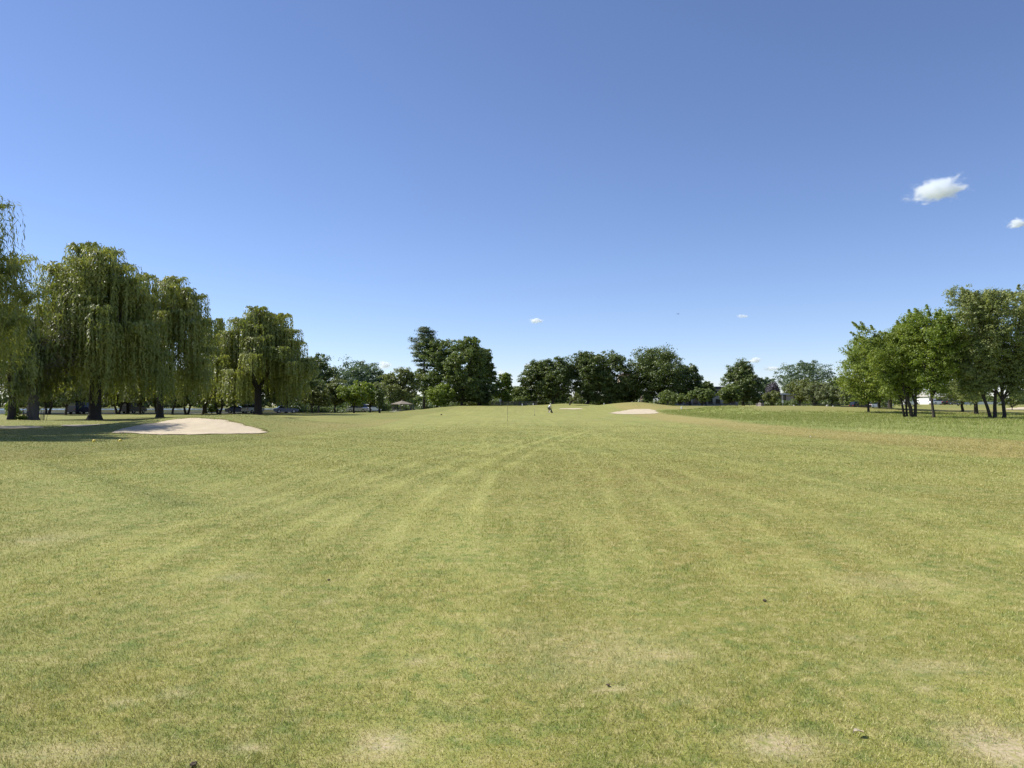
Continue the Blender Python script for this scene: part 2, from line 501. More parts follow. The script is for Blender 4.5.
SAND_POLYS = []
def sand_bunker(pix, label, step=.3, seed=0, name='sand_bunker', cat='bunker', mat=None):
    P = [cast(px, py) for px, py in pix]
    # resample and roughen the edge
    rng = np.random.default_rng(seed)
    Q = []
    for i in range(len(P)):
        a, b = np.array(P[i]), np.array(P[(i + 1) % len(P)])
        k = max(1, int(np.hypot(*(b - a)) / step))
        for j in range(k):
            q = a + (b - a) * j / k + rng.normal(0, step * .3, 2)
            q = q + np.array([math.sin(q[0] * 2.1 + seed) * .12, math.sin(q[0] * 1.3 + q[1]) * .22 + math.sin(q[0] * 4.1) * .10])
            Q.append(tuple(q))
    Q = np.array(Q)
    SAND_POLYS.append(Q)
    lo, hi = Q.min(0), Q.max(0)
    X, Y = np.meshgrid(np.arange(lo[0], hi[0], step), np.arange(lo[1], hi[1], step))
    X = X.ravel(); Y = Y.ravel()
    ins = in_poly(Q, X, Y)
    pts = [Vector(q) for q in Q] + [Vector((x, y)) for x, y in zip(X[ins], Y[ins])]
    n = len(Q)
    r = delaunay_2d_cdt(pts, [(i, (i + 1) % n) for i in range(n)], [], 1, 1e-4)
    V = np.array([[v.x, v.y] for v in r[0]])
    z = H(V[:, 0], V[:, 1]) + 0.035
    dipn = 0.012 * wob(V[:, 0], V[:, 1], 1.8)
    tri = np.array([f for f in r[2] if len(f) == 3], dtype=np.int32)
    me = np_mesh(name, np.column_stack([V, z + dipn]), tri, True)
    o = link_mesh(name, me, mat or SAND)
    return tag(o, label, cat, kind='structure')

B1 = [(112, 433.2), (125, 433.9), (150, 434.5), (200, 434.8), (240, 434.2), (269, 433.2), (262, 430.5), (254, 428.0), (245, 425.3), (234, 422.2), (224, 420.0),
      (213, 418.9), (200, 418.5), (188, 418.8), (178, 420.0), (168, 421.2), (157, 423.0), (148, 424.4), (140, 425.6), (132, 427.2), (124, 429.0), (117, 431.4)]
sand_bunker(B1, 'large pale sand bunker cut into the grass slope on the left, shaded at its left end', .28, 1)
sand_bunker([(607, 413.3), (618, 411.6), (627, 410.2), (638, 409.2), (650, 409.3), (656, 410.6), (657.5, 413.2), (650, 414.0), (636, 414.3), (620, 414.2)],
            'bright sand bunker in the front of the far grass mound right of centre', .35, 2)
sand_bunker([(559, 409.2), (582, 409.4), (582, 408.6), (570, 408.35), (560, 408.6)], 'thin sliver of sand behind the golfer beside the green', .4, 3)
sand_bunker([(-22, 428.9), (8, 429.2), (34, 428.6), (47, 427.6), (40, 426.8), (20, 426.5), (-22, 426.2)], 'narrow sandy strip under the willows at the far left', .35, 4)
sand_bunker([(62, 426.2), (84, 426.6), (104, 425.2), (99, 424.6), (80, 425.2), (66, 425.0)], 'short worn sandy patch in the shade beside the widest willow trunk', .35, 5)
sand_bunker([(1003, 409.6), (1022, 410.2), (1058, 410.0), (1058, 407.2), (1022, 407.4), (1005, 408.4)], 'long pale sand strip behind the trees at the right edge', .5, 6)

for Q in SAND_POLYS:                     # the ground dips under the sand so that the two sheets never cross
    lo, hi = Q.min(0) - 1, Q.max(0) + 1
    box = (gx > lo[0]) & (gx < hi[0]) & (gy > lo[1]) & (gy < hi[1])
    idx = np.where(box)[0]
    ok = np.ones(len(idx), bool)
    for dx, dy in ((0, 0), (.45, 0), (-.45, 0), (0, .45), (0, -.45)):
        ok &= in_poly(Q, gx[idx] + dx, gy[idx] + dy)
    gz[idx[ok]] -= 0.12

M = masks(gx, gy)
gme = np_mesh('ground', np.column_stack([gx, gy, gz]), gf, True, M)
ground = link_mesh('ground', gme, TURF)
tag(ground, 'mown golf fairway and rough, dry in patches', 'ground', kind='structure')

# ------------------------------------------------------------------ grass blades (stuff)
def blades(name, X, Y, hgt, wid, lean, label, mat, rng, two=False):
    n = len(X)
    a = rng.uniform(0, 2 * np.pi, n)
    z0 = H(X, Y)
    la = rng.uniform(0, 2 * np.pi, n)
    L = hgt * lean * rng.uniform(.2, 1.3, n)
    wxv, wyv = np.cos(a) * wid / 2, np.sin(a) * wid / 2
    tipx, tipy = X + np.cos(la) * L, Y + np.sin(la) * L
    V = np.empty((n, 3, 3))
    V[:, 0] = np.column_stack([X - wxv, Y - wyv, z0 - .004])
    V[:, 1] = np.column_stack([X + wxv, Y + wyv, z0 - .004])
    V[:, 2] = np.column_stack([tipx, tipy, z0 + hgt])
    Fc = np.arange(3 * n).reshape(n, 3)
    at = {k: np.repeat(v, 3) for k, v in masks(X, Y).items()}
    at['tint'] = np.repeat(rng.uniform(0, 1, n), 3)
    o = link_mesh(name, np_mesh(name, V.reshape(-1, 3), Fc, False, at), mat)
    return tag(o, label, 'grass', kind='stuff')

def wedge(rng, y0, y1, n, half=.76):
    u = rng.uniform(0, 1, n)
    Y = np.sqrt(y0 ** 2 + u * (y1 ** 2 - y0 ** 2))
    X = rng.uniform(-1, 1, n) * half * (Y + .6)
    return X, Y

BLADE = make_blade_mat('grass_blade')
ROUGH_BLADE = make_blade_mat('rough_blade', .5)
rng = np.random.default_rng(11)
u = rng.uniform(0, 1, 6500000)                       # density falls off smoothly with distance
BY = 2.4 + 82 * u ** 1.25
BX = rng.uniform(-1, 1, len(BY)) * .76 * (BY + .6)
pk = (BY / 5.0) ** -0.75 * (1 - sm(14, 82, BY)) * np.clip(u + .02, 0, 1) ** .2 * np.clip(BY / 4, 0, 1)
keep = rng.uniform(0, 1, len(BY)) < pk * .85
BX, BY = BX[keep], BY[keep]
thin = np.clip(masks(BX, BY)['bare'] * (0.85 + .5 * wob(BX, BY, 7)), 0, .96)
keep = rng.uniform(0, 1, len(BX)) > thin
BX, BY = BX[keep], BY[keep]
insand = np.zeros(len(BX), bool)
for Q in SAND_POLYS: insand |= in_poly(Q, BX, BY)
BX, BY = BX[~insand], BY[~insand]
nb = len(BX)
bh = rng.uniform(.010, .024, nb) * (1 + .35 * wob(BX, BY, 1.1)) * np.clip(BY / 14, 1, 1.4)
bw = 0.0036 * np.clip(BY / 5.5, 1, 11) * rng.uniform(.7, 1.4, nb)
blades('fairway_grass', BX, BY, bh, bw, 1.1, 'closely mown fairway grass, green mixed with straw', BLADE, rng)

# tall rough on the right: tufts of longer blades
rng = np.random.default_rng(12)
n = 150000
RY = np.sqrt(rng.uniform(30 ** 2, 152 ** 2, n)); RX = rng.uniform(19, 92, n)
ok = (RX < .76 * RY) & (rng.uniform(0, 1, n) < masks(RX, RY)['rough']) & (rng.uniform(0, 1, n) < .55 + .45 * wob(RX, RY, .5))
RX, RY = RX[ok], RY[ok]
k = 3
RX = np.repeat(RX, k) + rng.normal(0, .08, len(RX) * k); RY = np.repeat(RY, k) + rng.normal(0, .08, len(RY) * k)
bh = rng.uniform(.06, .24, len(RX)) * (1 + .5 * wob(RX, RY, .45, 2)) * (.35 + .65 * sm(0, 4, RX - rough_edge(RY)))
blades('rough_grass', RX, RY, np.clip(bh, .05, .5), .020 * np.clip(RY / 45, 1, 3) * rng.uniform(.7, 1.3, len(RX)), .7, 'longer uncut rough grass along the right of the fairway', ROUGH_BLADE, rng)

# lip of longer grass round the near bunker
rng = np.random.default_rng(13)
Q = SAND_POLYS[0]
t = rng.uniform(0, len(Q), 9000); i0 = t.astype(int) % len(Q); fr = (t % 1)[:, None]
Q = np.array([q for q in Q]); E = Q[i0] * (1 - fr) + Q[(i0 + 1) % len(Q)] * fr + rng.normal(0, .09, (9000, 2))
E = E[E[:, 1] > 43.3]
blades('bunker_grass', E[:, 0], E[:, 1], rng.uniform(.03, .10, len(E)), .025 * np.ones(len(E)), .8, 'fringe of longer grass round the edge of the near bunker', BLADE, rng)

# ------------------------------------------------------------------ trees
def unit(v): return v / (np.linalg.norm(v, axis=-1, keepdims=True) + 1e-9)

def cards(P, Nrm, L, W, rng, along=None):
    """leaf-shaped diamonds at P facing Nrm"""
    n = len(P)
    a = along if along is not None else rng.normal(size=(n, 3))
    t = unit(a - (a * Nrm).sum(1, keepdims=True) * Nrm)
    b = np.cross(Nrm, t)
    L = (np.ones(n) * L * rng.uniform(.7, 1.3, n))[:, None] / 2
    W = (np.ones(n) * W * rng.uniform(.7, 1.3, n))[:, None] / 2
    V = np.stack([P - t * L, P + b * W - t * L * .15, P + t * L, P - b * W - t * L * .15], 1)
    return V.reshape(-1, 3)

def crown_mesh(name, V, rng, mat, tint=None):
    n = len(V) // 4
    if tint is None: tint = rng.uniform(0, 1, n)
    return np_mesh(name, V, np.arange(4 * n).reshape(n, 4), False, {'tint': np.repeat(tint, 4)})

def limb(mb, a, b, r0, r1, rng, n=6, sag=0.25, seg=5):
    a = Vector(a); b = Vector(b)
    d = b - a
    mid = a + d * .5 + Vector((rng.normal(0, .06), rng.normal(0, .06), 0)) * d.length + Vector((0, 0, 1)) * sag * .4 * math.hypot(d.x, d.y)
    pts = []
    for i in range(seg + 1):
        t = i / seg
        pts.append(a * (1 - t) ** 2 + mid * 2 * t * (1 - t) + b * t * t)
    mb.tube(pts, [r0 + (r1 - r0) * (i / seg) ** .8 for i in range(seg + 1)], n, cap=False)

def fit_lobes(C, Rr, cx, rx, ry, z0, z1):
    """stretch lobe centres so that the crown fills its measured extent"""
    lo = (C - Rr[:, None]).min(0); hi = (C + Rr[:, None]).max(0)
    tlo = np.array([cx - rx, -ry, z0]); thi = np.array([cx + rx, ry, z1])
    mlo = C.min(0); mhi = C.max(0)
    out = C.copy()
    for k in range(3):
        r = Rr.mean()
        a, b = tlo[k] + r * .95, thi[k] - r * .95
        if b < a: a = b = (a + b) / 2
        out[:, k] = a + (C[:, k] - mlo[k]) / (mhi[k] - mlo[k] + 1e-6) * (b - a)
    return out

def broadleaf(name, label, px, Y, xl, xr, yt, yb, mat, seed, leaf=.3, nl=16, lr=.36, npc=46, cpl=26, stems=None, depth=1.0, tr=.22, group=None,
              shape='round', shoots=0, bark=None, base_z=None, dense=True, gap=0.0, cat='tree'):
    """a tree whose crown spans columns xl..xr and rows yt..yb of the photograph at distance Y"""
    rng = np.random.default_rng(seed)
    X = wx(px, Y)
    z = h1(X, Y) - .05 if base_z is None else base_z
    root = empty(name, (X, Y, z))
    tag(root, label, cat, group)
    s = Y / F
    cx = ((xl + xr) / 2 - px) * s; rx = (xr - xl) / 2 * s; ry = rx * depth
    z1 = wz(yt, Y) - z; z0 = wz(yb, Y) - z
    zc = (z0 + z1) / 2; hz = (z1 - z0) / 2
    C, Rr = [], []
    nl = int(nl * 1.35 * max(1, min(1.6, hz / rx))); lr *= 1.12; npc = int(npc * .72)
    us = (np.arange(nl) + rng.uniform(0, 1, nl)) / nl * 2 - 1; rng.shuffle(us)
    for i in range(nl):
        u = us[i]; a = i * 2.39996 + rng.uniform(-.4, .4)
        if i == 0: u = .95
        if shape == 'round': prof = math.sqrt(max(0, 1 - u * u)) * .9 + .1
        elif shape == 'egg': prof = (math.sqrt(max(0, 1 - u * u))) * (1 - .22 * u)
        elif shape == 'vase': prof = max(.2, .62 + .45 * u - .5 * max(0, u) ** 3)
        else: prof = max(.12, (1 - u) / 2 * .95 + .05)          # cone
        rad = prof * math.sqrt(rng.uniform(.06, 1))
        C.append((math.cos(a) * rad * rx, math.sin(a) * rad * ry, u * hz))
        Rr.append(lr * min(rx, hz * 1.3) * rng.uniform(.75, 1.25))
    C = np.array(C); Rr = np.array(Rr)
    C = fit_lobes(C, Rr, cx, rx, ry, z0, z1)
    # clumps on the lobes, leaves on the clumps
    cc, cr = [], []
    for c, r in zip(C, Rr):
        d = unit(rng.normal(size=(cpl, 3))); d[:, 2] = d[:, 2] * .9 + .12
        rr = r * rng.uniform(.55, 1.0, (cpl, 1))
        cc.append(c + d * rr); cr.append(r * rng.uniform(.22, .42, cpl))
    cc = np.concatenate(cc); cr = np.concatenate(cr)
    if gap > 0:
        kp = rng.uniform(0, 1, len(cc)) > gap
        cc, cr = cc[kp], cr[kp]
    if shoots:
        top = cc[cc[:, 2] > np.quantile(cc[:, 2], .55)]
        q = top[rng.integers(0, len(top), shoots)]
        dirs = unit((q - np.array([cx, 0, zc])) * np.array([1, 1, .9]) + np.array([0, 0, 1.2]))
        for k in range(1, 5):
            cc = np.concatenate([cc, q + dirs * (k * .42 * leaf * 2.2 + .25)]); cr = np.concatenate([cr, np.full(shoots, leaf * (1.5 - .22 * k))])
    n = len(cc)
    P = np.repeat(cc, npc, 0); r = np.repeat(cr, npc)[:, None]
    d = unit(rng.normal(size=(n * npc, 3)))
    d[:, 2] = np.where(d[:, 2] < -.35, -d[:, 2], d[:, 2])
    P = P + d * r * rng.uniform(.35, 1.1, (n * npc, 1)) * np.array([1.15, 1.15, .85])
    nr = unit(d * .9 + rng.normal(size=d.shape) * .45 + np.array([0, 0, .3]))
    tint = np.clip(np.repeat(rng.uniform(0, 1, n), npc) * .6 + rng.uniform(0, .4, n * npc), 0, 1)
    V = cards(P, nr, leaf, leaf * .62, rng)
    cm = crown_mesh('crown', V, rng, mat, tint)
    link_mesh('crown', cm, mat, root)
    # trunk(s) and limbs
    mb = MB()
    stems = stems or [(0, 0, .0, 0)]
    lim = C[np.argsort(rng.uniform(size=len(C)))][:min(len(C), 12)]
    fz = max(z0 + hz * .35, z0 * .9 + .5)
    for (bx, by, tx, ty) in stems:
        sr = tr * rng.uniform(.85, 1.1)
        top = Vector((bx + tx, by + ty, fz))
        pts, rad = [], []
        for t in (0, .04, .12, .35, .65, 1.0):
            pts.append(Vector((bx, by, -.1)).lerp(top, t) + Vector((rng.normal(0, .05), rng.normal(0, .05), 0)) * (t > .1) * min(1, fz / 3))
            rad.append(sr * (1.55 if t == 0 else 1.22 if t == .04 else 1.05 - .45 * t))
        mb.tube(pts, rad, 9, cap=True)
        for c in lim[rng.permutation(len(lim))[:max(4, len(lim) // len(stems))]]:
            k = rng.uniform(.45, 1.0)
            st = Vector((bx, by, 0)).lerp(top, k)
            limb(mb, st, c, sr * (.62 - .2 * k), .03, rng)
    mb.build('trunk', bark or BARK, root, True)
    return root

def willow(label, px, Y, xl, xr, yt, yb, mat, seed, nf=34, ns=42, tr=.5, group='weeping willows on the left', base_z=None, leafL=.46, leafW=.12, dropmin=.28, lean=0, forks=3):
    """a weeping willow: fountains of hanging strands"""
    rng = np.random.default_rng(seed)
    X = wx(px, Y); z = h1(X, Y) - .05 if base_z is None else base_z
    root = empty('weeping_willow', (X, Y, z)); tag(root, label, 'tree', group)
    s = Y / F
    cx = ((xl + xr) / 2 - px) * s; rx = (xr - xl) / 2 * s; ry = rx * .95
    z1 = wz(yt, Y) - z; zlow = wz(yb, Y) - z
    C, Rr = [], []
    for i in range(nf):
        rad = math.sqrt((i + .5) / nf); a = i * 2.39996 + rng.uniform(-.35, .35)
        top = (1 - .60 * rad ** 2.0) + rng.uniform(-.10, .06)
        if rng.uniform() < .22: top -= rng.uniform(.1, .25)
        C.append((math.cos(a) * rad, math.sin(a) * rad, top)); Rr.append(rng.uniform(.17, .27))
    C = np.array(C); Rr = np.array(Rr) * rx
    C = C * np.array([rx, ry, z1])
    zmin = C[:, 2].min()
    C2 = fit_lobes(C * np.array([1, 1, 1.0]), Rr, cx, rx, ry, zmin - Rr.mean(), z1 + Rr.mean() * .55)
    C = C2
    PV, ND, AL, TT = [], [], [], []
    for c, r in zip(C, Rr):
        k = int(ns * rng.uniform(.7, 1.3))
        drop = (c[2] - zlow) * rng.choice([rng.uniform(.14, .4), rng.uniform(.4, 1.0)], p=[.45, .55])
        tf = rng.uniform(0, 1)
        for _ in range(k):
            a = rng.uniform(0, 2 * np.pi); ro = r * math.sqrt(rng.uniform(.05, 1))
            dl = min(drop * rng.uniform(.45, 1.1), c[2] - zlow * rng.uniform(.75, 1.1))
            step = .21
            m = max(4, int((ro + dl) / step))
            t = np.arange(m) * step
            hor = np.minimum(t, ro)
            hx = ro * np.sin(np.clip(t / (ro * 1.57 + .01), 0, 1) * np.pi / 2)
            ver = np.where(t < ro * 1.57, .42 * ro * np.sin(np.clip(t / (ro * 1.57 + .01), 0, 1) * np.pi) , 0) - np.maximum(0, t - ro * 1.1)
            sw = rng.normal(0, .03, 2)
            x = c[0] + np.cos(a) * hx + sw[0] * np.maximum(0, t - ro) ; y = c[1] + np.sin(a) * hx + sw[1] * np.maximum(0, t - ro)
            p = np.column_stack([x, y, c[2] + ver]) + rng.normal(0, .055, (m, 3))
            tang = np.gradient(p, axis=0)
            PV.append(p); AL.append(unit(tang + rng.normal(0, .09, (m, 3))))
            nd = np.column_stack([np.full(m, np.cos(a)), np.full(m, np.sin(a)), np.full(m, .35)]) + rng.normal(0, .45, (m, 3))
            ND.append(unit(nd)); TT.append(np.clip(np.full(m, tf * .8) + rng.uniform(0, .2, m), 0, 1))
    P = np.concatenate(PV); A = np.concatenate(AL); Nn = np.concatenate(ND); T = np.concatenate(TT)
    V = cards(P, Nn, leafL, leafW * Y / 80, rng, A)
    # inner foliage so that the middle is not see-through
    mcl = 150
    q = C[rng.integers(0, len(C), mcl)] * np.array([.72, .72, 1]) + rng.normal(0, .5, (mcl, 3)); q[:, 2] *= rng.uniform(.55, .97, mcl)
    d = unit(rng.normal(size=(mcl * 16, 3)))
    P2 = np.repeat(q, 16, 0) + d * rng.uniform(.2, .9, (mcl * 16, 1))
    V = np.concatenate([V, cards(P2, unit(d + rng.normal(size=d.shape) * .5), .5, .12, rng, np.tile(np.array([[0.1, 0.1, -1.0]]), (len(P2), 1)))])
    T = np.concatenate([T, rng.uniform(0, .5, len(P2))])
    link_mesh('crown', crown_mesh('crown', V, rng, mat, T), mat, root)
    mb = MB()
    fz = z1 * .26
    pts = [Vector((0, 0, -.1)), Vector((0, 0, .15)), Vector((0.02, 0, .6)), Vector((lean * .5, .05, fz * .6)), Vector((lean, 0, fz))]
    mb.tube(pts, [tr * 1.7, tr * 1.35, tr * 1.05, tr * .95, tr * .85], 11)
    for k in range(forks):
        a = k * 2 * math.pi / forks + rng.uniform(-.5, .5)
        e = Vector((cx * .5 + math.cos(a) * rx * .34, math.sin(a) * ry * .34, z1 * rng.uniform(.5, .66)))
        limb(mb, pts[-1] - Vector((0, 0, .4)), e, tr * .62, tr * .28, rng, 8, -.1)
        near = sorted(range(len(C)), key=lambda i: (C[i][0] - e.x) ** 2 + (C[i][1] - e.y) ** 2)[:9]
        for i in near:
            limb(mb, e.lerp(pts[-1], rng.uniform(0, .3)), C[i], tr * .2, .03, rng, 5, .35)
    mb.build('trunk', BARK, root, True)
    return root

def pine(label, px, Y, xl, xr, yt, yb, mat, seed, whorls=11):
    rng = np.random.default_rng(seed)
    X = wx(px, Y); z = h1(X, Y) - .05
    root = empty('pine_tree', (X, Y, z)); tag(root, label, 'tree')
    s = Y / F; rx = (xr - xl) / 2 * s; z1 = wz(yt, Y) - z; z0 = wz(yb, Y) - z
    mb = MB()
    mb.tube([(0, 0, -.1), (.05, 0, z1 * .3), (-.05, .05, z1 * .65), (0, 0, z1 * .97)], [.42, .34, .22, .05], 9)
    P, D = [], []
    for w in range(whorls):
        t = w / (whorls - 1); zz = z0 + (z1 - z0) * t ** .9
        ln = rx * (.95 - .25 * t if t > .35 else .55 + t) * (1 if t < .8 else .75) * (1 if t < .97 else .4)
        for k in range(5):
            a = rng.uniform(0, 6.28); L = ln * rng.uniform(.55, 1.05)
            e = Vector((math.cos(a) * L, math.sin(a) * L, zz + L * rng.uniform(.0, .22)))
            limb(mb, (0, 0, zz - .2), e, .09, .02, rng, 5, -.1)
            for j in range(7):
                f = rng.uniform(.35, 1.02)
                c = np.array([e.x * f, e.y * f, zz + (e.z - zz) * f + .1]) + rng.normal(0, [.35, .35, .12])
                m = 34
                d = rng.normal(size=(m, 3)) * np.array([.55, .55, .2])
                P.append(c + d); D.append(unit(d + np.array([0, 0, .6]) + rng.normal(size=(m, 3)) * .4))
    P = np.concatenate(P); D = np.concatenate(D)
    V = cards(P, D, .5, .14, rng)
    link_mesh('crown', crown_mesh('crown', V, rng, mat), mat, root)
    mb.build('trunk', BARK, root, True)
    return root

# leaf colours
L_WIL = leaf_mat('willow_leaves', (0.198, 0.230, 0.056), (0.352, 0.351, 0.097), .36)
L_CHERRY = leaf_mat('grey_green_leaves', (0.124, 0.153, 0.060), (0.239, 0.260, 0.120), .30, .5, .4)
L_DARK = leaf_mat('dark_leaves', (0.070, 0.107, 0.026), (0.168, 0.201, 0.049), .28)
L_MID = leaf_mat('mid_green_leaves', (0.100, 0.146, 0.034), (0.209, 0.248, 0.060), .32)
L_OLIVE = leaf_mat('olive_leaves', (0.129, 0.156, 0.041), (0.228, 0.246, 0.076), .34)
L_BRIGHT = leaf_mat('bright_leaves', (0.136, 0.197, 0.030), (0.271, 0.323, 0.053), .42)
L_RIGHT = leaf_mat('locust_leaves', (0.138, 0.194, 0.035), (0.309, 0.348, 0.070), .40, .5, .35)
L_RIGHT2 = leaf_mat('grove_leaves', (0.157, 0.198, 0.067), (0.352, 0.370, 0.139), .34, .5, .4)
L_BLUE = leaf_mat('blue_green_leaves', (0.089, 0.138, 0.073), (0.170, 0.218, 0.116), .3)
L_PINE = leaf_mat('pine_needles', (0.064, 0.102, 0.037), (0.139, 0.171, 0.066), .15)
L_PURPLE = leaf_mat('purple_leaves', (0.084, 0.072, 0.090), (0.156, 0.138, 0.162), .25)
L_DEAD = leaf_mat('dry_leaves', (0.110, 0.090, 0.060), (0.190, 0.165, 0.115), .2)

# --- the willows on the left
willow('weeping willow cut off by the left edge, nearest tree on the left', -90, 47, -204, 42, 128, 409, L_WIL, 21, nf=50, ns=50, tr=.5)
willow('weeping willow wholly left of the picture whose shade lies across the near grass', -118, 38.5, -214, -14, 150, 416, L_WIL, 27, nf=36, ns=44, tr=.4)
willow('largest weeping willow with the widest trunk, left of the bunker', 95, 84, 14, 172, 241, 408, L_WIL, 22, nf=60, ns=62, tr=.62)
willow('lower weeping willow leaning against the right side of the largest willow', 160, 96, 100, 219, 276, 408, L_WIL, 23, nf=42, ns=58, tr=.4)
willow('weeping willow standing alone behind the right end of the near bunker', 258, 126, 192, 319, 308, 410, L_WIL, 24, nf=50, ns=60, tr=.6)
willow('smaller olive weeping willow between the left edge and the largest willow', 12, 78, -30, 70, 300, 408, L_OLIVE, 25, nf=30, ns=54, tr=.35)
willow('far weeping willow showing between the two tall ones on the left', 205, 142, 178, 236, 316, 402, L_WIL, 26, nf=20, ns=40, tr=.35)

# half-dead tree with bare grey twigs
def bare_tree():
    rng = np.random.default_rng(31)
    Y = 79; X = wx(33, Y); z = h1(X, Y) - .05
    root = empty('half_dead_tree', (X, Y, z)); tag(root, 'half dead tree of bare grey brown twigs between the left willows', 'tree')
    mb = MB(); z1 = wz(268, Y) - z
    mb.tube([(0, 0, -.1), (0, 0, .5), (.2, 0, 3), (.3, .1, 6), (.6, 0, 9)], [.85, .6, .45, .36, .22], 9)
    tips = []
    for i in range(34):
        t = rng.uniform(.3, 1); a = rng.uniform(0, 6.28); L = rng.uniform(2, 4.4)
        st = Vector((.45 * t, 0, 9 * t)); e = st + Vector((math.cos(a) * L, math.sin(a) * L, rng.uniform(.8, 5.0)))
        e.z = min(e.z, z1)
        limb(mb, st, e, .11, .025, rng, 5, .1)
        for k in range(6):
            f = rng.uniform(.45, 1); b = st.lerp(e, f); a2 = rng.uniform(0, 6.28); l2 = rng.uniform(.7, 1.8)
            e2 = b + Vector((math.cos(a2) * l2, math.sin(a2) * l2, rng.uniform(-.4, .9)))
            limb(mb, b, e2, .035, .012, rng, 4, 0, 3); tips.append(e2)
    mb.build('trunk', BARK_GREY, root, True)
    P = np.array([tuple(t) for t in tips]); P = np.repeat(P, 30, 0) + rng.normal(0, .38, (len(P) * 30, 3))
    V = cards(P, unit(rng.normal(size=P.shape)), .26, .1, rng)
    link_mesh('crown', crown_mesh('crown', V, rng, L_DEAD), L_DEAD, root)
    # sprouts round the foot of the trunk
    mb = MB()
    for i in range(40):
        a = rng.uniform(0, 6.28); r = rng.uniform(.5, 1.3); h = rng.uniform(.8, 2.0)
        mb.tube([(math.cos(a) * r, math.sin(a) * r, -.05), (math.cos(a) * r * 1.15, math.sin(a) * r * 1.15, h)], [.025, .01], 4, False)
    mb.build('sprouts', BARK_GREY, root)
bare_tree()

def shrub(label, px, Y, xl, xr, yt, mat, seed, leaf=.2, name='shrub', group=None, base_z=None, yb=None, nl=8):
    return broadleaf(name, label, px, Y, xl, xr, yt, yb if yb else HZ + (EYE - (h1(wx(px, Y), Y) if base_z is None else base_z)) * F / Y - 1.0, mat, seed, leaf=leaf, nl=nl, lr=.5, npc=30, cpl=14, tr=.08,
                     group=group, base_z=base_z, cat='shrub', shape='round')

shrub('bright yellow green shrub beside the left edge under the willows', 11, 90, 5, 19, 402, L_BRIGHT, 41)
shrub('small bright green bush low beside the trunks behind the near bunker', 212, 128, 207, 219, 407, L_BRIGHT, 42)
shrub('tiny green bush at the foot of the sprouting trunk on the left', 23, 77, 18, 28, 416, L_BRIGHT, 43, leaf=.15)

# --- row of small grey-green trees along the channel road, seen under and between the willows
RIV = 'small trees along the channel road'
for i, (px, Y, xl, xr, yt, lab) in enumerate([
    (48, 128, 20, 66, 372, 'small dark tree behind the sprouting trunk at the left'),
    (66, 122, 48, 92, 368, 'small tree with a stout trunk just left of the widest willow trunk'),
    (118, 132, 98, 132, 378, 'small grey green tree just right of the widest willow trunk'),
    (140, 128, 122, 158, 374, 'grey green tree behind the left end of the near bunker'),
    (158, 136, 146, 174, 376, 'thin trunked grey green tree behind the shaded part of the near bunker'),
    (173, 126, 158, 193, 370, 'grey green tree behind the middle of the near bunker'),
    (187, 130, 176, 203, 372, 'round grey green tree above the crest of the near bunker'),
    (203, 134, 192, 217, 366, 'grey green tree just right of the crest of the near bunker'),
    (219, 128, 206, 236, 372, 'grey green tree next to the small bright bush'),
    (234, 138, 224, 250, 374, 'small grey green tree just left of the lone willow trunk')]):
    broadleaf('cherry_tree', lab, px, Y, xl - 5, xr + 5, yt, 407.5, L_CHERRY, 50 + i, leaf=.3, nl=16, npc=34, cpl=20, lr=.42, tr=.22, group=RIV,
              stems=[(0, 0, .2, 0)] if i % 2 else [(-.15, 0, -.5, .1), (.15, .1, .6, 0)])

# dark trees on the near bank farther back, filling between trunks
BK = 'dark trees behind the channel road trees'
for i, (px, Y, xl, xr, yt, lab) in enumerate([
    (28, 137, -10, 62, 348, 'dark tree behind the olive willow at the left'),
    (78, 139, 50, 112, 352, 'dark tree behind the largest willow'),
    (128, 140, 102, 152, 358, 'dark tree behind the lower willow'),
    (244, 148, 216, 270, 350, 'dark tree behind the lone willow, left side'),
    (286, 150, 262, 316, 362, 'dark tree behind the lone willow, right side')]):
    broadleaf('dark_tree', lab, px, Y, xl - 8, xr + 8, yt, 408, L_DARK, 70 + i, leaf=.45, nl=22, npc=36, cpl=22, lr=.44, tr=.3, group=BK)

# --- trees between the lone willow and the pavilion
broadleaf('oak_tree', 'rounded dark oak just right of the lone willow', 319, 178, 296, 341, 355, 408, L_DARK, 81, leaf=.45, nl=16, npc=40, cpl=24)
broadleaf('elm_tree', 'tall blue green tree behind the low olive trees left of the pavilion', 362, 225, 334, 391, 360, 408, L_BLUE, 82, leaf=.55, nl=18, npc=40, cpl=22)
FR = 'low trees in front of the pavilion wood'
broadleaf('low_tree', 'low olive tree just right of the lone willow shadow', 312, 158, 296, 334, 383, 409, L_OLIVE, 83, leaf=.34, nl=12, group=FR)
broadleaf('low_tree', 'low olive tree left of the brightest low tree', 335, 164, 322, 352, 380, 408, L_OLIVE, 84, leaf=.34, nl=12, group=FR)
broadleaf('low_tree', 'brightest low green tree left of the dark column tree', 354, 152, 338, 375, 382, 408, L_BRIGHT, 85, leaf=.34, nl=13, group=FR)
broadleaf('low_tree', 'low olive tree touching the dark column tree', 370, 166, 358, 386, 384, 408, L_OLIVE, 86, leaf=.34, nl=11, group=FR)
broadleaf('tall_olive_tree', 'olive tree with an open crown behind the pavilion', 398, 200, 376, 422, 368, 407, L_OLIVE, 87, leaf=.45, nl=15)
broadleaf('column_tree', 'narrow dark ivy covered column of a tree left of the pavilion', 379.5, 150, 375.5, 384, 389, 410, L_DARK, 88, leaf=.25, nl=10, lr=.8, npc=36, cpl=16, shape='round')
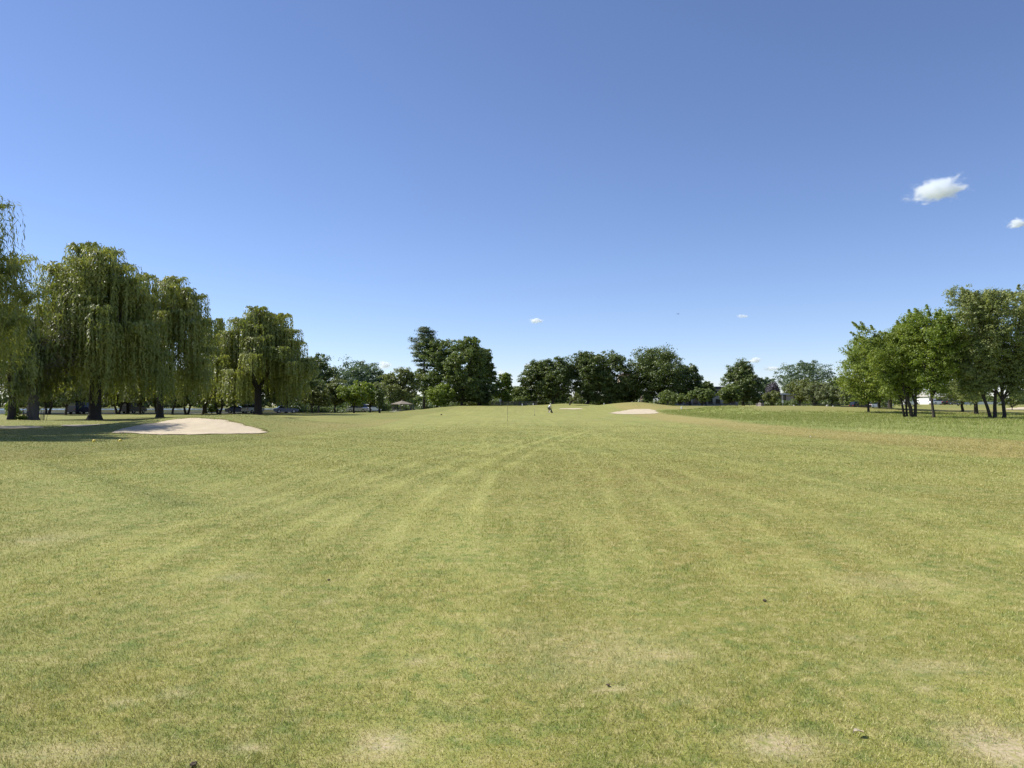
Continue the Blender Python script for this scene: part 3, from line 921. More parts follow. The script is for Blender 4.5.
# --- the tall clump in the middle
pine('tall open pine above the pavilion with flat layered branches', 424, 222, 403, 446, 329, 366, L_PINE, 91)
broadleaf('maple_tree', 'tall green maple beside the pine in the middle clump', 437, 220, 410, 462, 338, 406, L_MID, 92, leaf=.5, nl=22, lr=.3, npc=44, cpl=26, tr=.4)
broadleaf('maple_tree', 'broad dark maple forming the middle of the central clump', 462, 214, 438, 489, 336, 406, L_MID, 93, leaf=.5, nl=24, lr=.28, npc=44, cpl=26, tr=.45, gap=.1)
broadleaf('maple_tree', 'maple forming the right shoulder of the central clump', 480, 222, 460, 498, 348, 406, L_MID, 94, leaf=.5, nl=20, lr=.32, npc=44, cpl=24, tr=.4)
broadleaf('low_tree', 'low bright tree at the foot of the central clump near the pavilion', 438, 208, 424, 456, 384, 408, L_BRIGHT, 95, leaf=.4, nl=12, group=FR)
broadleaf('low_tree', 'shaded low tree at the right foot of the central clump', 478, 216, 458, 500, 380, 405, L_DARK, 96, leaf=.42, nl=12, group=FR)
broadleaf('poplar_tree', 'small bright green tree at the right end of the central clump', 502, 226, 491, 513, 373, 404, L_BRIGHT, 97, leaf=.42, nl=12, shape='egg')
broadleaf('low_tree', 'low green tree in the gap left of the big dark wood', 519, 238, 509, 533, 387, 404, L_MID, 98, leaf=.42, nl=9, group=FR)
broadleaf('far_tree', 'far tree low in the sky gap between the two middle clumps', 512, 330, 500, 528, 391, 404, L_BLUE, 99, leaf=.6, nl=9)
# --- the dark wood right of the middle
WD = 'big dark trees right of the middle'
broadleaf('oak_tree', 'leftmost and lowest of the big dark trees behind the golfer', 534, 240, 515, 556, 362, 405, L_DARK, 101, leaf=.5, nl=20, lr=.34, npc=44, cpl=24, tr=.45, group=WD)
broadleaf('oak_tree', 'big dark tree behind the golfer, second from the left of its wood', 553, 236, 536, 578, 357, 405, L_DARK, 102, leaf=.5, nl=20, lr=.34, npc=44, cpl=24, tr=.45, group=WD)
broadleaf('oak_tree', 'broad flat topped dark tree in the middle of its wood', 588, 238, 564, 612, 350, 405, L_DARK, 103, leaf=.5, nl=26, lr=.32, npc=44, cpl=26, tr=.5, group=WD)
broadleaf('oak_tree', 'dark tree just left of the tan tower peeking through leaves', 610, 240, 586, 635, 351, 405, L_DARK, 104, leaf=.5, nl=20, lr=.34, npc=44, cpl=24, tr=.45, group=WD)
broadleaf('oak_tree', 'tallest domed dark tree behind the far bunker', 662, 238, 621, 691, 347, 405, L_DARK, 105, leaf=.5, nl=30, lr=.3, npc=46, cpl=26, tr=.55, group=WD)
broadleaf('oak_tree', 'lower dark tree at the right end of its wood before the grey building', 690, 242, 672, 706, 364, 402, L_DARK, 106, leaf=.5, nl=18, lr=.34, npc=40, cpl=22, tr=.45, group=WD, gap=.12)
broadleaf('oak_tree', 'dark tree low between the tan tower and the tallest dome', 630, 246, 614, 648, 378, 405, L_DARK, 107, leaf=.45, nl=14, group=WD)
broadleaf('slim_tree', 'small sparse olive tree with a dark leaning trunk behind the golfer', 569.5, 196, 569, 583, 393, 403, L_OLIVE, 108, leaf=.28, nl=6, npc=24, cpl=12, tr=.22, gap=.3, stems=[(0, 0, .3, 0)])
shrub('rounded green bush below the tallest dome, left of its twin', 668, 214, 658, 678, 390, L_MID, 109, leaf=.36, group='bushes behind the far mound')
shrub('rounded green bush below the tallest dome, right of its twin', 680, 212, 671, 690, 393, L_MID, 110, leaf=.36, group='bushes behind the far mound')
broadleaf('low_tree', 'low light green tree before the left part of the grey building', 702, 208, 688, 713, 388, 404, L_MID, 111, leaf=.36, nl=13, tr=.25)
broadleaf('low_tree', 'slim light green tree top rising behind the low tree at the grey building', 706, 236, 698, 718, 382, 402, L_MID, 112, leaf=.4, nl=9)
shrub('low green bush beneath the far trees in the gap behind the golfer', 521, 232, 513, 530, 396, L_MID, 113, leaf=.36)
# --- right of the grey building
broadleaf('linden_tree', 'egg shaped dark tree standing alone left of the flat roofed house', 743, 218, 722, 763, 361, 404, L_DARK, 121, leaf=.42, nl=24, lr=.34, npc=46, cpl=26, tr=.4, shape='egg')
broadleaf('low_tree', 'lighter low tree at the left foot of the egg shaped tree', 729, 212, 718, 743, 386, 405, L_MID, 122, leaf=.36, nl=11)
broadleaf('far_tree', 'far pale tree behind the flat roofed house', 764, 330, 752, 778, 378, 404, L_BLUE, 123, leaf=.6, nl=10)
broadleaf('plum_tree', 'small purple grey tree top behind the flat roof', 773, 262, 767, 779, 384, 400, L_PURPLE, 124, leaf=.4, nl=12, lr=.7)
broadleaf('low_tree', 'low olive tree before the flat roofed house', 771, 206, 762, 781, 391, 404, L_OLIVE, 125, leaf=.32, nl=10, tr=.14)
broadleaf('cottonwood_tree', 'large pale blue green tree right of the flat roofed house', 806, 262, 776, 836, 360, 402, L_BLUE, 126, leaf=.5, nl=22, lr=.32, npc=38, cpl=22, tr=.5, gap=.15)
OL = 'olive trees below the large pale tree'
broadleaf('olive_tree', 'olive tree touching the right end of the flat roofed house', 800, 214, 785, 818, 378, 405, L_OLIVE, 127, leaf=.38, nl=13, npc=34, cpl=20, group=OL)
broadleaf('olive_tree', 'olive tree with a forked trunk right of the flat roofed house', 814, 206, 800, 834, 382, 405, L_CHERRY, 128, leaf=.36, nl=13, npc=34, cpl=20, stems=[(0, 0, .8, 0), (.3, 0, -.8, .2)], group=OL)
broadleaf('olive_tree', 'dark olive tree next to the right hand grove', 832, 210, 818, 850, 376, 405, L_MID, 129, leaf=.38, nl=13, group=OL)
broadleaf('olive_tree', 'grey olive tree half hidden by the left end of the grove', 850, 190, 834, 872, 380, 405, L_CHERRY, 130, leaf=.36, nl=13, group=OL)
# --- the grove on the right
GR = 'grove of trees on the right'
broadleaf('grove_tree', 'leftmost lower tree of the grove with ragged shoots', 868, 122, 838, 896, 336, 408, L_RIGHT, 141, leaf=.24, nl=24, lr=.36, npc=38, cpl=28, tr=.2, shoots=22, group=GR, gap=.05)
broadleaf('grove_tree', 'grove tree with a thick dark trunk standing behind the front trunks', 890, 146, 862, 936, 327, 408, L_RIGHT, 142, leaf=.28, nl=20, lr=.34, npc=38, cpl=26, tr=.42, group=GR)
broadleaf('grove_tree', 'two stemmed grove tree, left of the three front trunks', 905.5, 96, 858, 926, 323, 402, L_RIGHT, 143, leaf=.21, nl=22, lr=.32, npc=40, cpl=28, tr=.16, shoots=60, group=GR, gap=.06, stems=[(0, 0, -.9, 0), (.12, .1, .1, .2)], shape='vase')
broadleaf('grove_tree', 'stout grove tree with a side stem leaning left, middle front trunk', 914.5, 95, 884, 956, 315, 402, L_RIGHT, 144, leaf=.21, nl=22, lr=.32, npc=40, cpl=28, tr=.22, shoots=60, group=GR, gap=.06, stems=[(0, 0, .2, 0), (-.15, 0, -1.3, .1)], shape='vase')
broadleaf('grove_tree', 'bright leaved grove tree with a slim trunk, right of the three front trunks', 933.5, 92, 906, 970, 306, 402, L_BRIGHT, 145, leaf=.21, nl=20, lr=.34, npc=38, cpl=26, tr=.19, shoots=50, group=GR, gap=.08, stems=[(0, 0, -.4, 0)], shape='vase')
broadleaf('grove_tree', 'tall grove tree forked into a V at the ground', 991, 91, 940, 1012, 287, 402, L_RIGHT2, 146, leaf=.21, nl=30, lr=.28, npc=42, cpl=30, tr=.2, shoots=70, group=GR, gap=.06, stems=[(-.1, 0, -1.3, 0), (.35, .05, .55, .1)], shape='vase')
broadleaf('grove_tree', 'tall grove tree with a single upright trunk right of the V shaped one', 1003.5, 91, 972, 1056, 285, 402, L_RIGHT2, 147, leaf=.21, nl=30, lr=.28, npc=42, cpl=30, tr=.24, shoots=70, group=GR, gap=.06, stems=[(0, 0, -.2, 0)], shape='vase')
broadleaf('grove_tree', 'grove tree standing farther back, seen between the slim trunk and the V', 975.5, 118, 936, 1010, 326, 408, L_RIGHT2, 148, leaf=.26, nl=20, lr=.34, npc=38, cpl=26, tr=.3, group=GR)
broadleaf('grove_tree', 'dark grove tree cut off by the right edge', 1046, 112, 1004, 1090, 316, 407, L_RIGHT2, 149, leaf=.26, nl=20, lr=.34, npc=36, cpl=24, tr=.3, group=GR)
broadleaf('grove_tree', 'grove tree filling the gap behind the leftmost trunks', 879, 136, 842, 914, 343, 408, L_RIGHT, 153, leaf=.27, nl=22, lr=.36, npc=38, cpl=26, tr=.26, group=GR)
broadleaf('grove_tree', 'grove tree half hidden behind the V shaped tree, dark trunk', 962, 130, 932, 992, 330, 408, L_RIGHT2, 154, leaf=.27, nl=22, lr=.36, npc=38, cpl=26, tr=.26, group=GR)
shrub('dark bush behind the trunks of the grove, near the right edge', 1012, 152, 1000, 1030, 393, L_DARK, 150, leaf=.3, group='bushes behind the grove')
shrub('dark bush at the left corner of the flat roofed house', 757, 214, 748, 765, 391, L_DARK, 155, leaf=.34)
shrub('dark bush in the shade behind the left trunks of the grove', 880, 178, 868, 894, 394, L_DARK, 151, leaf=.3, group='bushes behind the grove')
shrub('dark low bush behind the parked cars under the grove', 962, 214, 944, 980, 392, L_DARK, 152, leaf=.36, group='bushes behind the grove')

#ENDTREES

#BEGINREST
# ------------------------------------------------------------------ far woods that read as one mass
def far_wood(label, pts, depth, n, mat, seed, leaf=.9):
    """pts: (x, y, height) along the wood"""
    rng = np.random.default_rng(seed)
    p = np.array(pts, float)
    seg = np.hypot(np.diff(p[:, 0]), np.diff(p[:, 1])); cum = np.concatenate([[0], np.cumsum(seg)])
    nc = int(cum[-1] * depth / 5)
    t = rng.uniform(0, cum[-1], nc)
    x = np.interp(t, cum, p[:, 0]) + rng.normal(0, 1, nc); y = np.interp(t, cum, p[:, 1]) + rng.uniform(0, depth, nc)
    hh = np.interp(t, cum, p[:, 2]) * (0.8 + .22 * np.sin(t * .21) + .12 * np.sin(t * .57 + 1)) * rng.uniform(.35, 1, nc) ** .5
    r = rng.uniform(1.2, 2.4, nc)
    base = H(x, y)
    zc = base + np.maximum(hh - r, .6) * rng.uniform(.12, 1, nc)
    k = n // nc
    d = unit(rng.normal(size=(nc * k, 3)))
    P = np.repeat(np.column_stack([x, y, zc]), k, 0) + d * np.repeat(r, k)[:, None] * rng.uniform(.4, 1.05, (nc * k, 1))
    P[:, 2] = np.maximum(P[:, 2], np.repeat(base, k) + .1)
    V = cards(P, unit(d + rng.normal(size=d.shape) * .5 + [0, 0, .3]), leaf, leaf * .6, rng)
    o = link_mesh('far_wood', crown_mesh('far_wood', V, rng, mat, np.repeat(rng.uniform(0, 1, nc), k)), mat)
    tag(o, label, 'wood', kind='stuff')
far_wood('far wood low behind the buildings and big trees', [(-70, 300, 11), (-20, 345, 10.5), (60, 352, 10.5), (84, 352, 7), (130, 330, 6.0), (190, 290, 7), (300, 260, 8)], 14, 170000, L_MID, 201, 1.1)
far_wood('far wooded shore across the channel on the left', [(-760, 575, 14), (-400, 575, 13), (-180, 575, 15), (-60, 585, 13)], 16, 120000, L_DARK, 202, 1.6)
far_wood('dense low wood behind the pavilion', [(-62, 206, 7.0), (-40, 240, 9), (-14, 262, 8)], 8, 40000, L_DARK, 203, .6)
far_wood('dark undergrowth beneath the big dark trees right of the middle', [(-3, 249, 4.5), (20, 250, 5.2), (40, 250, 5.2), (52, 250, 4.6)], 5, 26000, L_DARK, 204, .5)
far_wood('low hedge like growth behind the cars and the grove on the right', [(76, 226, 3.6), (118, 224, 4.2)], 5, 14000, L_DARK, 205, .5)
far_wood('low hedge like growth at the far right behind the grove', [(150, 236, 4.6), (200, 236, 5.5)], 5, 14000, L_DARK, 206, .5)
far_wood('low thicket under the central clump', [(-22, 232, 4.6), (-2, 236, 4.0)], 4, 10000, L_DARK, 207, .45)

# ------------------------------------------------------------------ channel on the left
def water():
    m, nt, out = new_mat('water')
    p = N(nt, 'ShaderNodeBsdfPrincipled')
    p.inputs['Base Color'].default_value = (0.10, 0.14, 0.17, 1); p.inputs['Roughness'].default_value = .12
    pos = N(nt, 'ShaderNodeNewGeometry').outputs['Position']
    b = N(nt, 'ShaderNodeBump'); b.inputs['Strength'].default_value = .5; b.inputs['Distance'].default_value = .25
    nt.links.new(noise(nt, pos, .9, 4, .6), b.inputs['Height']); nt.links.new(b.outputs[0], p.inputs['Normal'])
    nt.links.new(p.outputs[0], out.inputs[0])
    V = [(-3000, 60, -.95), (70, 60, -.95), (70, 575, -.95), (-3000, 575, -.95)]
    o = link_mesh('water', np_mesh('water', V, np.array([[0, 1, 2, 3]])), m)
    tag(o, 'grey blue water of the channel on the left', 'water', kind='structure')
water()

CONC = plain('concrete', (0.52, 0.51, 0.49), .85, var=.12, scale=1.2, bump=.2)
WALLP = plain('whitewashed_concrete', (.84, .84, .82), .8, var=.05, scale=1.2)
mb = MB()
px_ = np.arange(-150, -44, 3.0); py_ = river_line(px_) - .9
for x0, y0, x1, y1 in zip(px_[:-1], py_[:-1], px_[1:], py_[1:]):
    mb.box(((x0 + x1) / 2, (y0 + y1) / 2, .22), (math.hypot(x1 - x0, y1 - y0) - .02, .35, .95), math.atan2(y1 - y0, x1 - x0))
tag(mb.build('sea_wall', WALLP), 'long low pale concrete wall along the channel behind the left trees', 'wall')
# asphalt road along the wall
V, Fq = [], []
for i, x in enumerate(np.arange(-150, -42, 3.0)):
    for dy in (-9.5, -2.6):
        y = float(river_line(x)) + dy; V.append((x, y, h1(x, y) + .05))
    if i: Fq.append([2 * i - 2, 2 * i, 2 * i + 1, 2 * i - 1])
tag(link_mesh('road', np_mesh('road', V, np.array(Fq)), plain('asphalt', (.06, .06, .062), .9, var=.2, scale=.8)), 'asphalt road along the channel', 'road', kind='structure')

# ------------------------------------------------------------------ vehicles
def paint_mat():
    m, nt, out = new_mat('car_paint')
    p = N(nt, 'ShaderNodeBsdfPrincipled'); oi = N(nt, 'ShaderNodeObjectInfo')
    nt.links.new(oi.outputs['Color'], p.inputs['Base Color'])
    p.inputs['Roughness'].default_value = .28; p.inputs['Coat Weight'].default_value = .5
    nt.links.new(p.outputs[0], out.inputs[0]); return m
PAINT = paint_mat()
GLASS = plain('dark_glass', (.02, .024, .028), .08, var=.05)
TYRE = plain('tyre_rubber', (.02, .02, .02), .85)
RIM = plain('wheel_metal', (.45, .45, .46), .35, .8)
LAMP = plain('lamp_glass', (.75, .75, .72), .15)
TAIL = plain('tail_lamp', (.35, .02, .02), .2)

def prism(mb, prof, w, inset_top=0.0, zcut=0.0):
    """profile in x,z extruded over y; points above zcut are drawn in by inset_top"""
    n = len(prof); V = []
    for sgn in (-1, 1):
        for (x, z) in prof:
            V.append((x, sgn * (w / 2 - (inset_top if z > zcut else 0)), z))
    Fc = [tuple(range(n)), tuple(range(2 * n - 1, n - 1, -1))]
    for i in range(n):
        j = (i + 1) % n
        Fc.append((i, i + n, j + n, j))
    mb.add(V, Fc)

CARS = {}
def make_car(kind):
    root = empty('parked_car' if kind != 'van' else 'parked_van', (0, 0, 0))
    if kind == 'sedan':
        L, W = 4.6, 1.8
        low = [(-2.3, .32), (-2.3, .78), (-2.15, .92), (-1.45, .98), (1.0, .96), (2.05, .82), (2.3, .66), (2.3, .32), (1.9, .24), (-1.9, .24)]
        cab = [(-1.75, .965), (-1.05, 1.40), (.15, 1.44), (1.05, .955)]; roof = [(-1.0, 1.395), (-.95, 1.45), (.1, 1.47), (.2, 1.43)]
    elif kind == 'suv':
        L, W = 4.7, 1.9
        low = [(-2.35, .38), (-2.35, .95), (-2.2, 1.08), (1.0, 1.06), (2.1, .95), (2.35, .75), (2.35, .38), (1.9, .30), (-1.9, .30)]
        cab = [(-2.2, 1.065), (-1.95, 1.66), (.3, 1.70), (1.1, 1.055)]; roof = [(-2.0, 1.655), (-1.9, 1.72), (.2, 1.74), (.36, 1.69)]
    else:
        L, W = 5.4, 2.0
        low = [(-2.7, .38), (-2.7, 1.25), (1.75, 1.22), (2.5, 1.0), (2.7, .8), (2.7, .38), (2.2, .30), (-2.2, .30)]
        cab = [(-2.68, 1.24), (-2.6, 2.1), (1.0, 2.12), (1.75, 1.215)]; roof = [(-2.65, 2.09), (-2.55, 2.2), (.9, 2.2), (1.06, 2.11)]
    m = MB(); prism(m, low, W); body = m.build('body', PAINT, root, bevel=.05)
    m = MB(); prism(m, cab, W - .12, .14, 1.3); m.build('window', GLASS, root)
    m = MB(); prism(m, roof, W - .38, 0); m.build('roof', PAINT, root, bevel=.015)
    if kind == 'van':
        m = MB()
        for s in (-1, 1): m.box((-1.5, s * (W / 2 - .10), 1.66), (2.1, .06, .8))
        m.box((-2.655, 0, 1.62), (.05, W - .36, .62))
        m.build('side_panel', PAINT, root)
    for sx in (-1, 1):
        for sy in (-1, 1):
            m = MB(); m.tube([(sx * L * .3, sy * (W / 2 - .2), .33), (sx * L * .3, sy * (W / 2 + .01), .33)], .33, 14)
            wh = m.build('wheel', TYRE, root)
            m = MB(); m.tube([(sx * L * .3, sy * (W / 2 + .005), .33), (sx * L * .3, sy * (W / 2 + .025), .33)], .2, 12); m.build('rim', RIM, wh)
    for sy in (-1, 1):
        m = MB(); m.box((L / 2 - .01, sy * W * .36, low[-3][1] + .32 if kind != 'van' else .85), (.06, .34, .14)); m.build('headlight', LAMP, root)
        m = MB(); m.box((-L / 2 + .0, sy * W * .38, .82), (.06, .26, .16)); m.build('tail_light', TAIL, root)
    return root

def park(kind, label, px, Y, rz, c, group, dz=0.0):
    if kind not in CARS:
        CARS[kind] = make_car(kind); r = CARS[kind]
    else:
        r = copy_tree(CARS[kind])
    X = wx(px, Y)
    r.location = (X, Y, h1(X, Y) + .03 + dz); r.rotation_euler = (0, 0, R(rz))
    for o in r.children: o.color = (*c, 1)
    tag(r, label, 'van' if kind == 'van' else 'car', group)
WHITE, SILVER, NAVY, BLACK = (.8, .8, .8), (.42, .43, .45), (.012, .016, .06), (.012, .012, .014)
LV, RV = 'vehicles on the channel road', 'vehicles parked behind the grove'
park('van', 'dark blue van end on, just left of the widest willow trunk', 82, 140, 80, NAVY, LV)
park('van', 'dark blue van end on, behind the left end of the near bunker', 134, 144, 84, NAVY, LV)
park('sedan', 'blue car in the shade right of the lone willow trunk', 286, 148, 25, (.05, .08, .22), LV)
park('suv', 'pale car half hidden by the lone willow trunk', 253, 149, 70, (.6, .62, .66), LV)
park('sedan', 'grey blue car left of the lone willow trunk', 238, 148, 15, (.10, .13, .22), LV)
park('suv', 'white car behind the low trees left of the dark column tree', 372, 176, 60, WHITE, LV)
park('sedan', 'silver car low behind the brightest low tree', 357, 172, 10, SILVER, LV)
park('sedan', 'white car in the shade under the left end of the grove', 873, 186, 35, WHITE, RV)
park('suv', 'black car in the shade at the left end of the grove', 860, 182, 10, BLACK, RV)
park('sedan', 'silver car beside the thick dark trunk of the grove', 884, 192, 15, SILVER, RV)
park('van', 'white van end on, seen between the front trunks of the grove', 908, 190, 78, WHITE, RV)
park('sedan', 'white car in front of the white house, left one', 938, 204, 8, WHITE, RV)
park('suv', 'white car in front of the white house, right one', 953, 208, 12, WHITE, RV)
park('sedan', 'black car in front of the white cars at the white house', 951, 196, 20, BLACK, RV)

# ------------------------------------------------------------------ buildings
ROOF_D = plain('dark_roofing', (.035, .04, .055), .8, var=.15)
GREYW = plain('grey_render', (.26, .27, .30), .85, var=.1, scale=.6)
PINKW = plain('pinkish_block', (.33, .29, .28), .85, var=.1, scale=.8, bump=.2)
WHITEW = plain('white_render', (.78, .77, .74), .7, var=.05, scale=.7)
TANW = plain('tan_render', (.52, .41, .29), .85, var=.1, scale=.6)
BROWN = plain('brown_wood', (.12, .065, .045), .8, var=.15)
SHINGLE = plain('tan_shingles', (.24, .20, .15), .9, var=.2, scale=2.5, bump=.3)
METAL = plain('grey_metal', (.35, .36, .37), .45, .6)
WPAINT = plain('white_paint', (.8, .8, .78), .5, var=.05)
WOOD = plain('weathered_wood', (.20, .17, .14), .85, var=.2)
DGREY = plain('dark_grey_paint', (.06, .06, .065), .6)

def windows(root, x0, x1, n, z, w, hh, yf, mat_frame, glass=None):
    for i in range(n):
        x = x0 + (x1 - x0) * (i + .5) / n
        m = MB(); t = .09
        m.box((x - w / 2, yf - .03, z), (t, .12, hh + t)); m.box((x + w / 2, yf - .03, z), (t, .12, hh + t))
        m.box((x, yf - .03, z + hh / 2), (w - t, .12, t)); m.box((x, yf - .05, z - hh / 2), (w - t, .18, t)); m.box((x, yf - .025, z), (.05, .08, hh - t))
        fr = m.build('window', mat_frame, root)
        m = MB(); m.box((x, yf + .0, z), (w - t, .04, hh - t)); m.build('pane', GLASS, fr)

# grey two storey building
Y = 262; Xc = wx(699, Y); z = h1(Xc, Y) - .3
b = empty('office_building', (Xc, Y, z)); tag(b, 'long grey two storey building with a dark flat roof, right of the big dark trees', 'building')
top = wz(387, Y) - z; wd = 27.0
m = MB(); m.box((0, 6, top / 2 - .35), (wd, 12, top - .7)); m.build('wall', GREYW, b)
m = MB(); m.box((0, 6, top - .27), (wd + 1.0, 13, .85)); rf = m.build('roof', ROOF_D, b)
m = MB(); m.box((wx(696.5, Y) - Xc, 4.5, top + .35), (.8, .8, 1.2)); m.build('chimney', WPAINT, rf)
windows(b, -wd / 2 + .5, wd / 2 - .5, 10, top - 2.1, 1.5, 1.5, 0, DGREY)
windows(b, -wd / 2 + .5, wd / 2 - .5, 10, top - 5.0, 1.5, 1.6, 0, DGREY)
m = MB(); m.box((0, -.03, top - 3.55), (wd + .02, .1, .35)); m.build('string_course', GREYW, b)
# flat roofed house
Y = 240; Xc = wx(778, Y); z = h1(Xc, Y) - .2
b = empty('flat_roofed_house', (Xc, Y, z)); tag(b, 'low flat roofed pinkish grey house with tall dark openings', 'house')
top = wz(393.2, Y) - z; wd = 34 * Y / F
m = MB()
xa, xb, xc_, xd = wx(778, Y) - Xc, wx(781, Y) - Xc, wx(782.6, Y) - Xc, wx(786, Y) - Xc
hh = top - .55
m.box(((-wd / 2 + xa) / 2, 2.5, hh / 2), (xa + wd / 2, 5, hh)); m.box(((xb + xc_) / 2, 2.5, hh / 2), (xc_ - xb, 5, hh)); m.box(((xd + wd / 2) / 2, 2.5, hh / 2), (wd / 2 - xd, 5, hh))
m.box(((xa + xb) / 2, 2.5, .4), (xb - xa, 5, .8)); m.box(((xc_ + xd) / 2, 2.5, .4), (xd - xc_, 5, .8))
m.build('wall', PINKW, b)
m = MB(); m.box((0, 2.3, top - .28), (wd + .8, 6.2, .5)); rf = m.build('roof', plain('pale_fascia', (.45, .46, .48), .7), b)
m = MB(); m.box((wx(792.2, Y) - Xc, 3, top + .45), (1.0, 1.0, 1.0)); m.build('vent_box', DGREY, rf)
for a_, c_ in ((xa, xb), (xc_, xd)):
    m = MB(); m.box(((a_ + c_) / 2, .6, hh / 2 + .3), (c_ - a_ - .02, .05, hh - 1.0)); m.build('window', GLASS, b)
m = MB(); m.box((wx(765, Y) - Xc, -.03, hh * .55), (1.4, .1, 1.3)); m.build('window', GLASS, b)
# tan tower-like house peeking through the trees
Y = 285; Xc = wx(629, Y); z = h1(Xc, Y) - .2
b = empty('tan_house', (Xc, Y, z)); tag(b, 'tall tan house with a brown roof, just peeking out between the big dark trees', 'house')
ht = wz(375.5, Y) - z
m = MB(); m.box((0, 3, ht / 2), (7, 6, ht)); m.build('wall', TANW, b)
m = MB(); r_ = [(-3.9, -.7), (3.9, -.7), (3.9, 6.7), (-3.9, 6.7)]
m.add([(x, y, ht - .05) for x, y in r_] + [(-1.0, 3, ht + 1.5), (1.0, 3, ht + 1.5)], [(0, 1, 5, 4), (1, 2, 5), (2, 3, 4, 5), (3, 0, 4), (3, 2, 1, 0)]); m.build('roof', BROWN, b)
windows(b, -3, 3, 2, ht - 2.2, 1.1, 1.6, 0, WPAINT)
# white house behind the grove
Y = 236; Xc = wx(944, Y); z = h1(Xc, Y) - .2
b = empty('white_house', (Xc, Y, z)); tag(b, 'low white house with brown openings behind the grove', 'house')
ht = wz(396.5, Y) - z
m = MB(); m.box((0, 4, ht / 2), (9.5, 8, ht)); m.build('wall', WHITEW, b)
m = MB(); m.add([(-5.2, -.7, ht - .03), (5.2, -.7, ht - .03), (5.2, 8.7, ht - .03), (-5.2, 8.7, ht - .03), (-4.9, 4, ht + 1.5), (4.9, 4, ht + 1.5)], [(0, 1, 5, 4), (1, 2, 5), (2, 3, 4, 5), (3, 0, 4), (3, 2, 1, 0)]); rf = m.build('roof', plain('pale_roof', (.5, .47, .42), .8), b)
m = MB(); m.box((.3, -.03, 1.1), (2.6, .1, 2.2)); m.build('door', BROWN, b)
windows(b, -4.6, -1.2, 2, ht * .58, 1.1, 1.0, 0, BROWN)
m = MB(); m.box((.3, -.9, 2.6), (3.4, 1.9, .18)); m.build('canopy', BROWN, b)
m = MB(); m.box((13, 1, .55), (14, .25, 1.1)); tag(m.build('garden_wall', WHITEW), 'low white wall right of the white house', 'wall').location = (wx(947, Y), Y, z)

# pavilion
Y = 190; Xc = wx(402, Y); z = h1(Xc, Y) - .05
b = empty('pavilion', (Xc, Y, z)); tag(b, 'small open pavilion with a tan hipped roof on posts', 'pavilion')
ap = wz(400.6, Y) - z; ev = wz(403.9, Y) - z; rr = 2.95
m = MB(); hexa = [(rr * math.cos(R(30 + 60 * k)), rr * math.sin(R(30 + 60 * k))) for k in range(6)]
m.add([(x, y, ev) for x, y in hexa] + [(x, y, ev - .14) for x, y in hexa] + [(0, 0, ap)],
      [(k, (k + 1) % 6, 12) for k in range(6)] + [(k + 6, (k + 1) % 6 + 6, (k + 1) % 6, k) for k in range(6)] + [tuple(range(11, 5, -1))])
rf = m.build('roof', SHINGLE, b)
m = MB(); m.lathe([(.16, 0), (.2, .12), (.05, .3)], 8, (0, 0, ap - .08)); m.build('finial', SHINGLE, rf)
for k in range(6):
    m = MB(); m.box((hexa[k][0] * .86, hexa[k][1] * .86, (ev - .14) / 2), (.16, .16, ev - .15)); m.build('post', WOOD, b)
m = MB()
for k in range(6):
    a, c = hexa[k], hexa[(k + 1) % 6]
    if k == 4: continue
    for zz in (.35, .95): m.tube([(a[0] * .86, a[1] * .86, zz), (c[0] * .86, c[1] * .86, zz)], .035, 6)
    for q in range(1, 9):
        f = q / 9; m.tube([((a[0] * (1 - f) + c[0] * f) * .86, (a[1] * (1 - f) + c[1] * f) * .86, .35), ((a[0] * (1 - f) + c[0] * f) * .86, (a[1] * (1 - f) + c[1] * f) * .86, .95)], .02, 5)
m.build('railing', DGREY, b)
m = MB(); m.lathe([(2.6, -.1), (2.6, .12)], 6); m.build('floor', CONC, b)
Y = 200; X = wx(413.4, Y)
m = MB(); m.box((0, 0, .8), (.28, .2, 1.8)); m.box((0, 0, 1.72), (.36, .28, .08)); o = m.build('wooden_post', SHINGLE, bevel=.01); o.location = (X, Y, h1(X, Y)); tag(o, 'short tan post beside the pavilion', 'post')

# ------------------------------------------------------------------ fences and posts
def fence(name, label, x0, x1, Y, hgt, n, mat, rails=3):
    X0, X1 = wx(x0, Y), wx(x1, Y)
    r = empty(name, (X0, Y, h1((X0 + X1) / 2, Y))); tag(r, label, 'fence')
    L = X1 - X0; m = MB()
    for k in range(rails): m.box((L / 2, 0, hgt * (k + .7) / rails), (L, .05, hgt * .16))
    m.build('rail', mat, r)
    for i in range(n):
        m = MB(); m.box((L * i / (n - 1), .07, hgt / 2), (.12, .09, hgt + .1)); m.build('post', mat, r)
fence('wooden_fence', 'low grey rail fence beyond the green left of the golfer', 491, 537, 224, 1.25, 9, WOOD)
fence('wooden_fence', 'dark low rail fence in front of the long grey building', 684, 764, 236, 1.1, 12, DGREY, 2)
fence('wooden_fence', 'dark low rail fence under the olive trees left of the grove', 798, 858, 200, 1.0, 9, DGREY, 2)

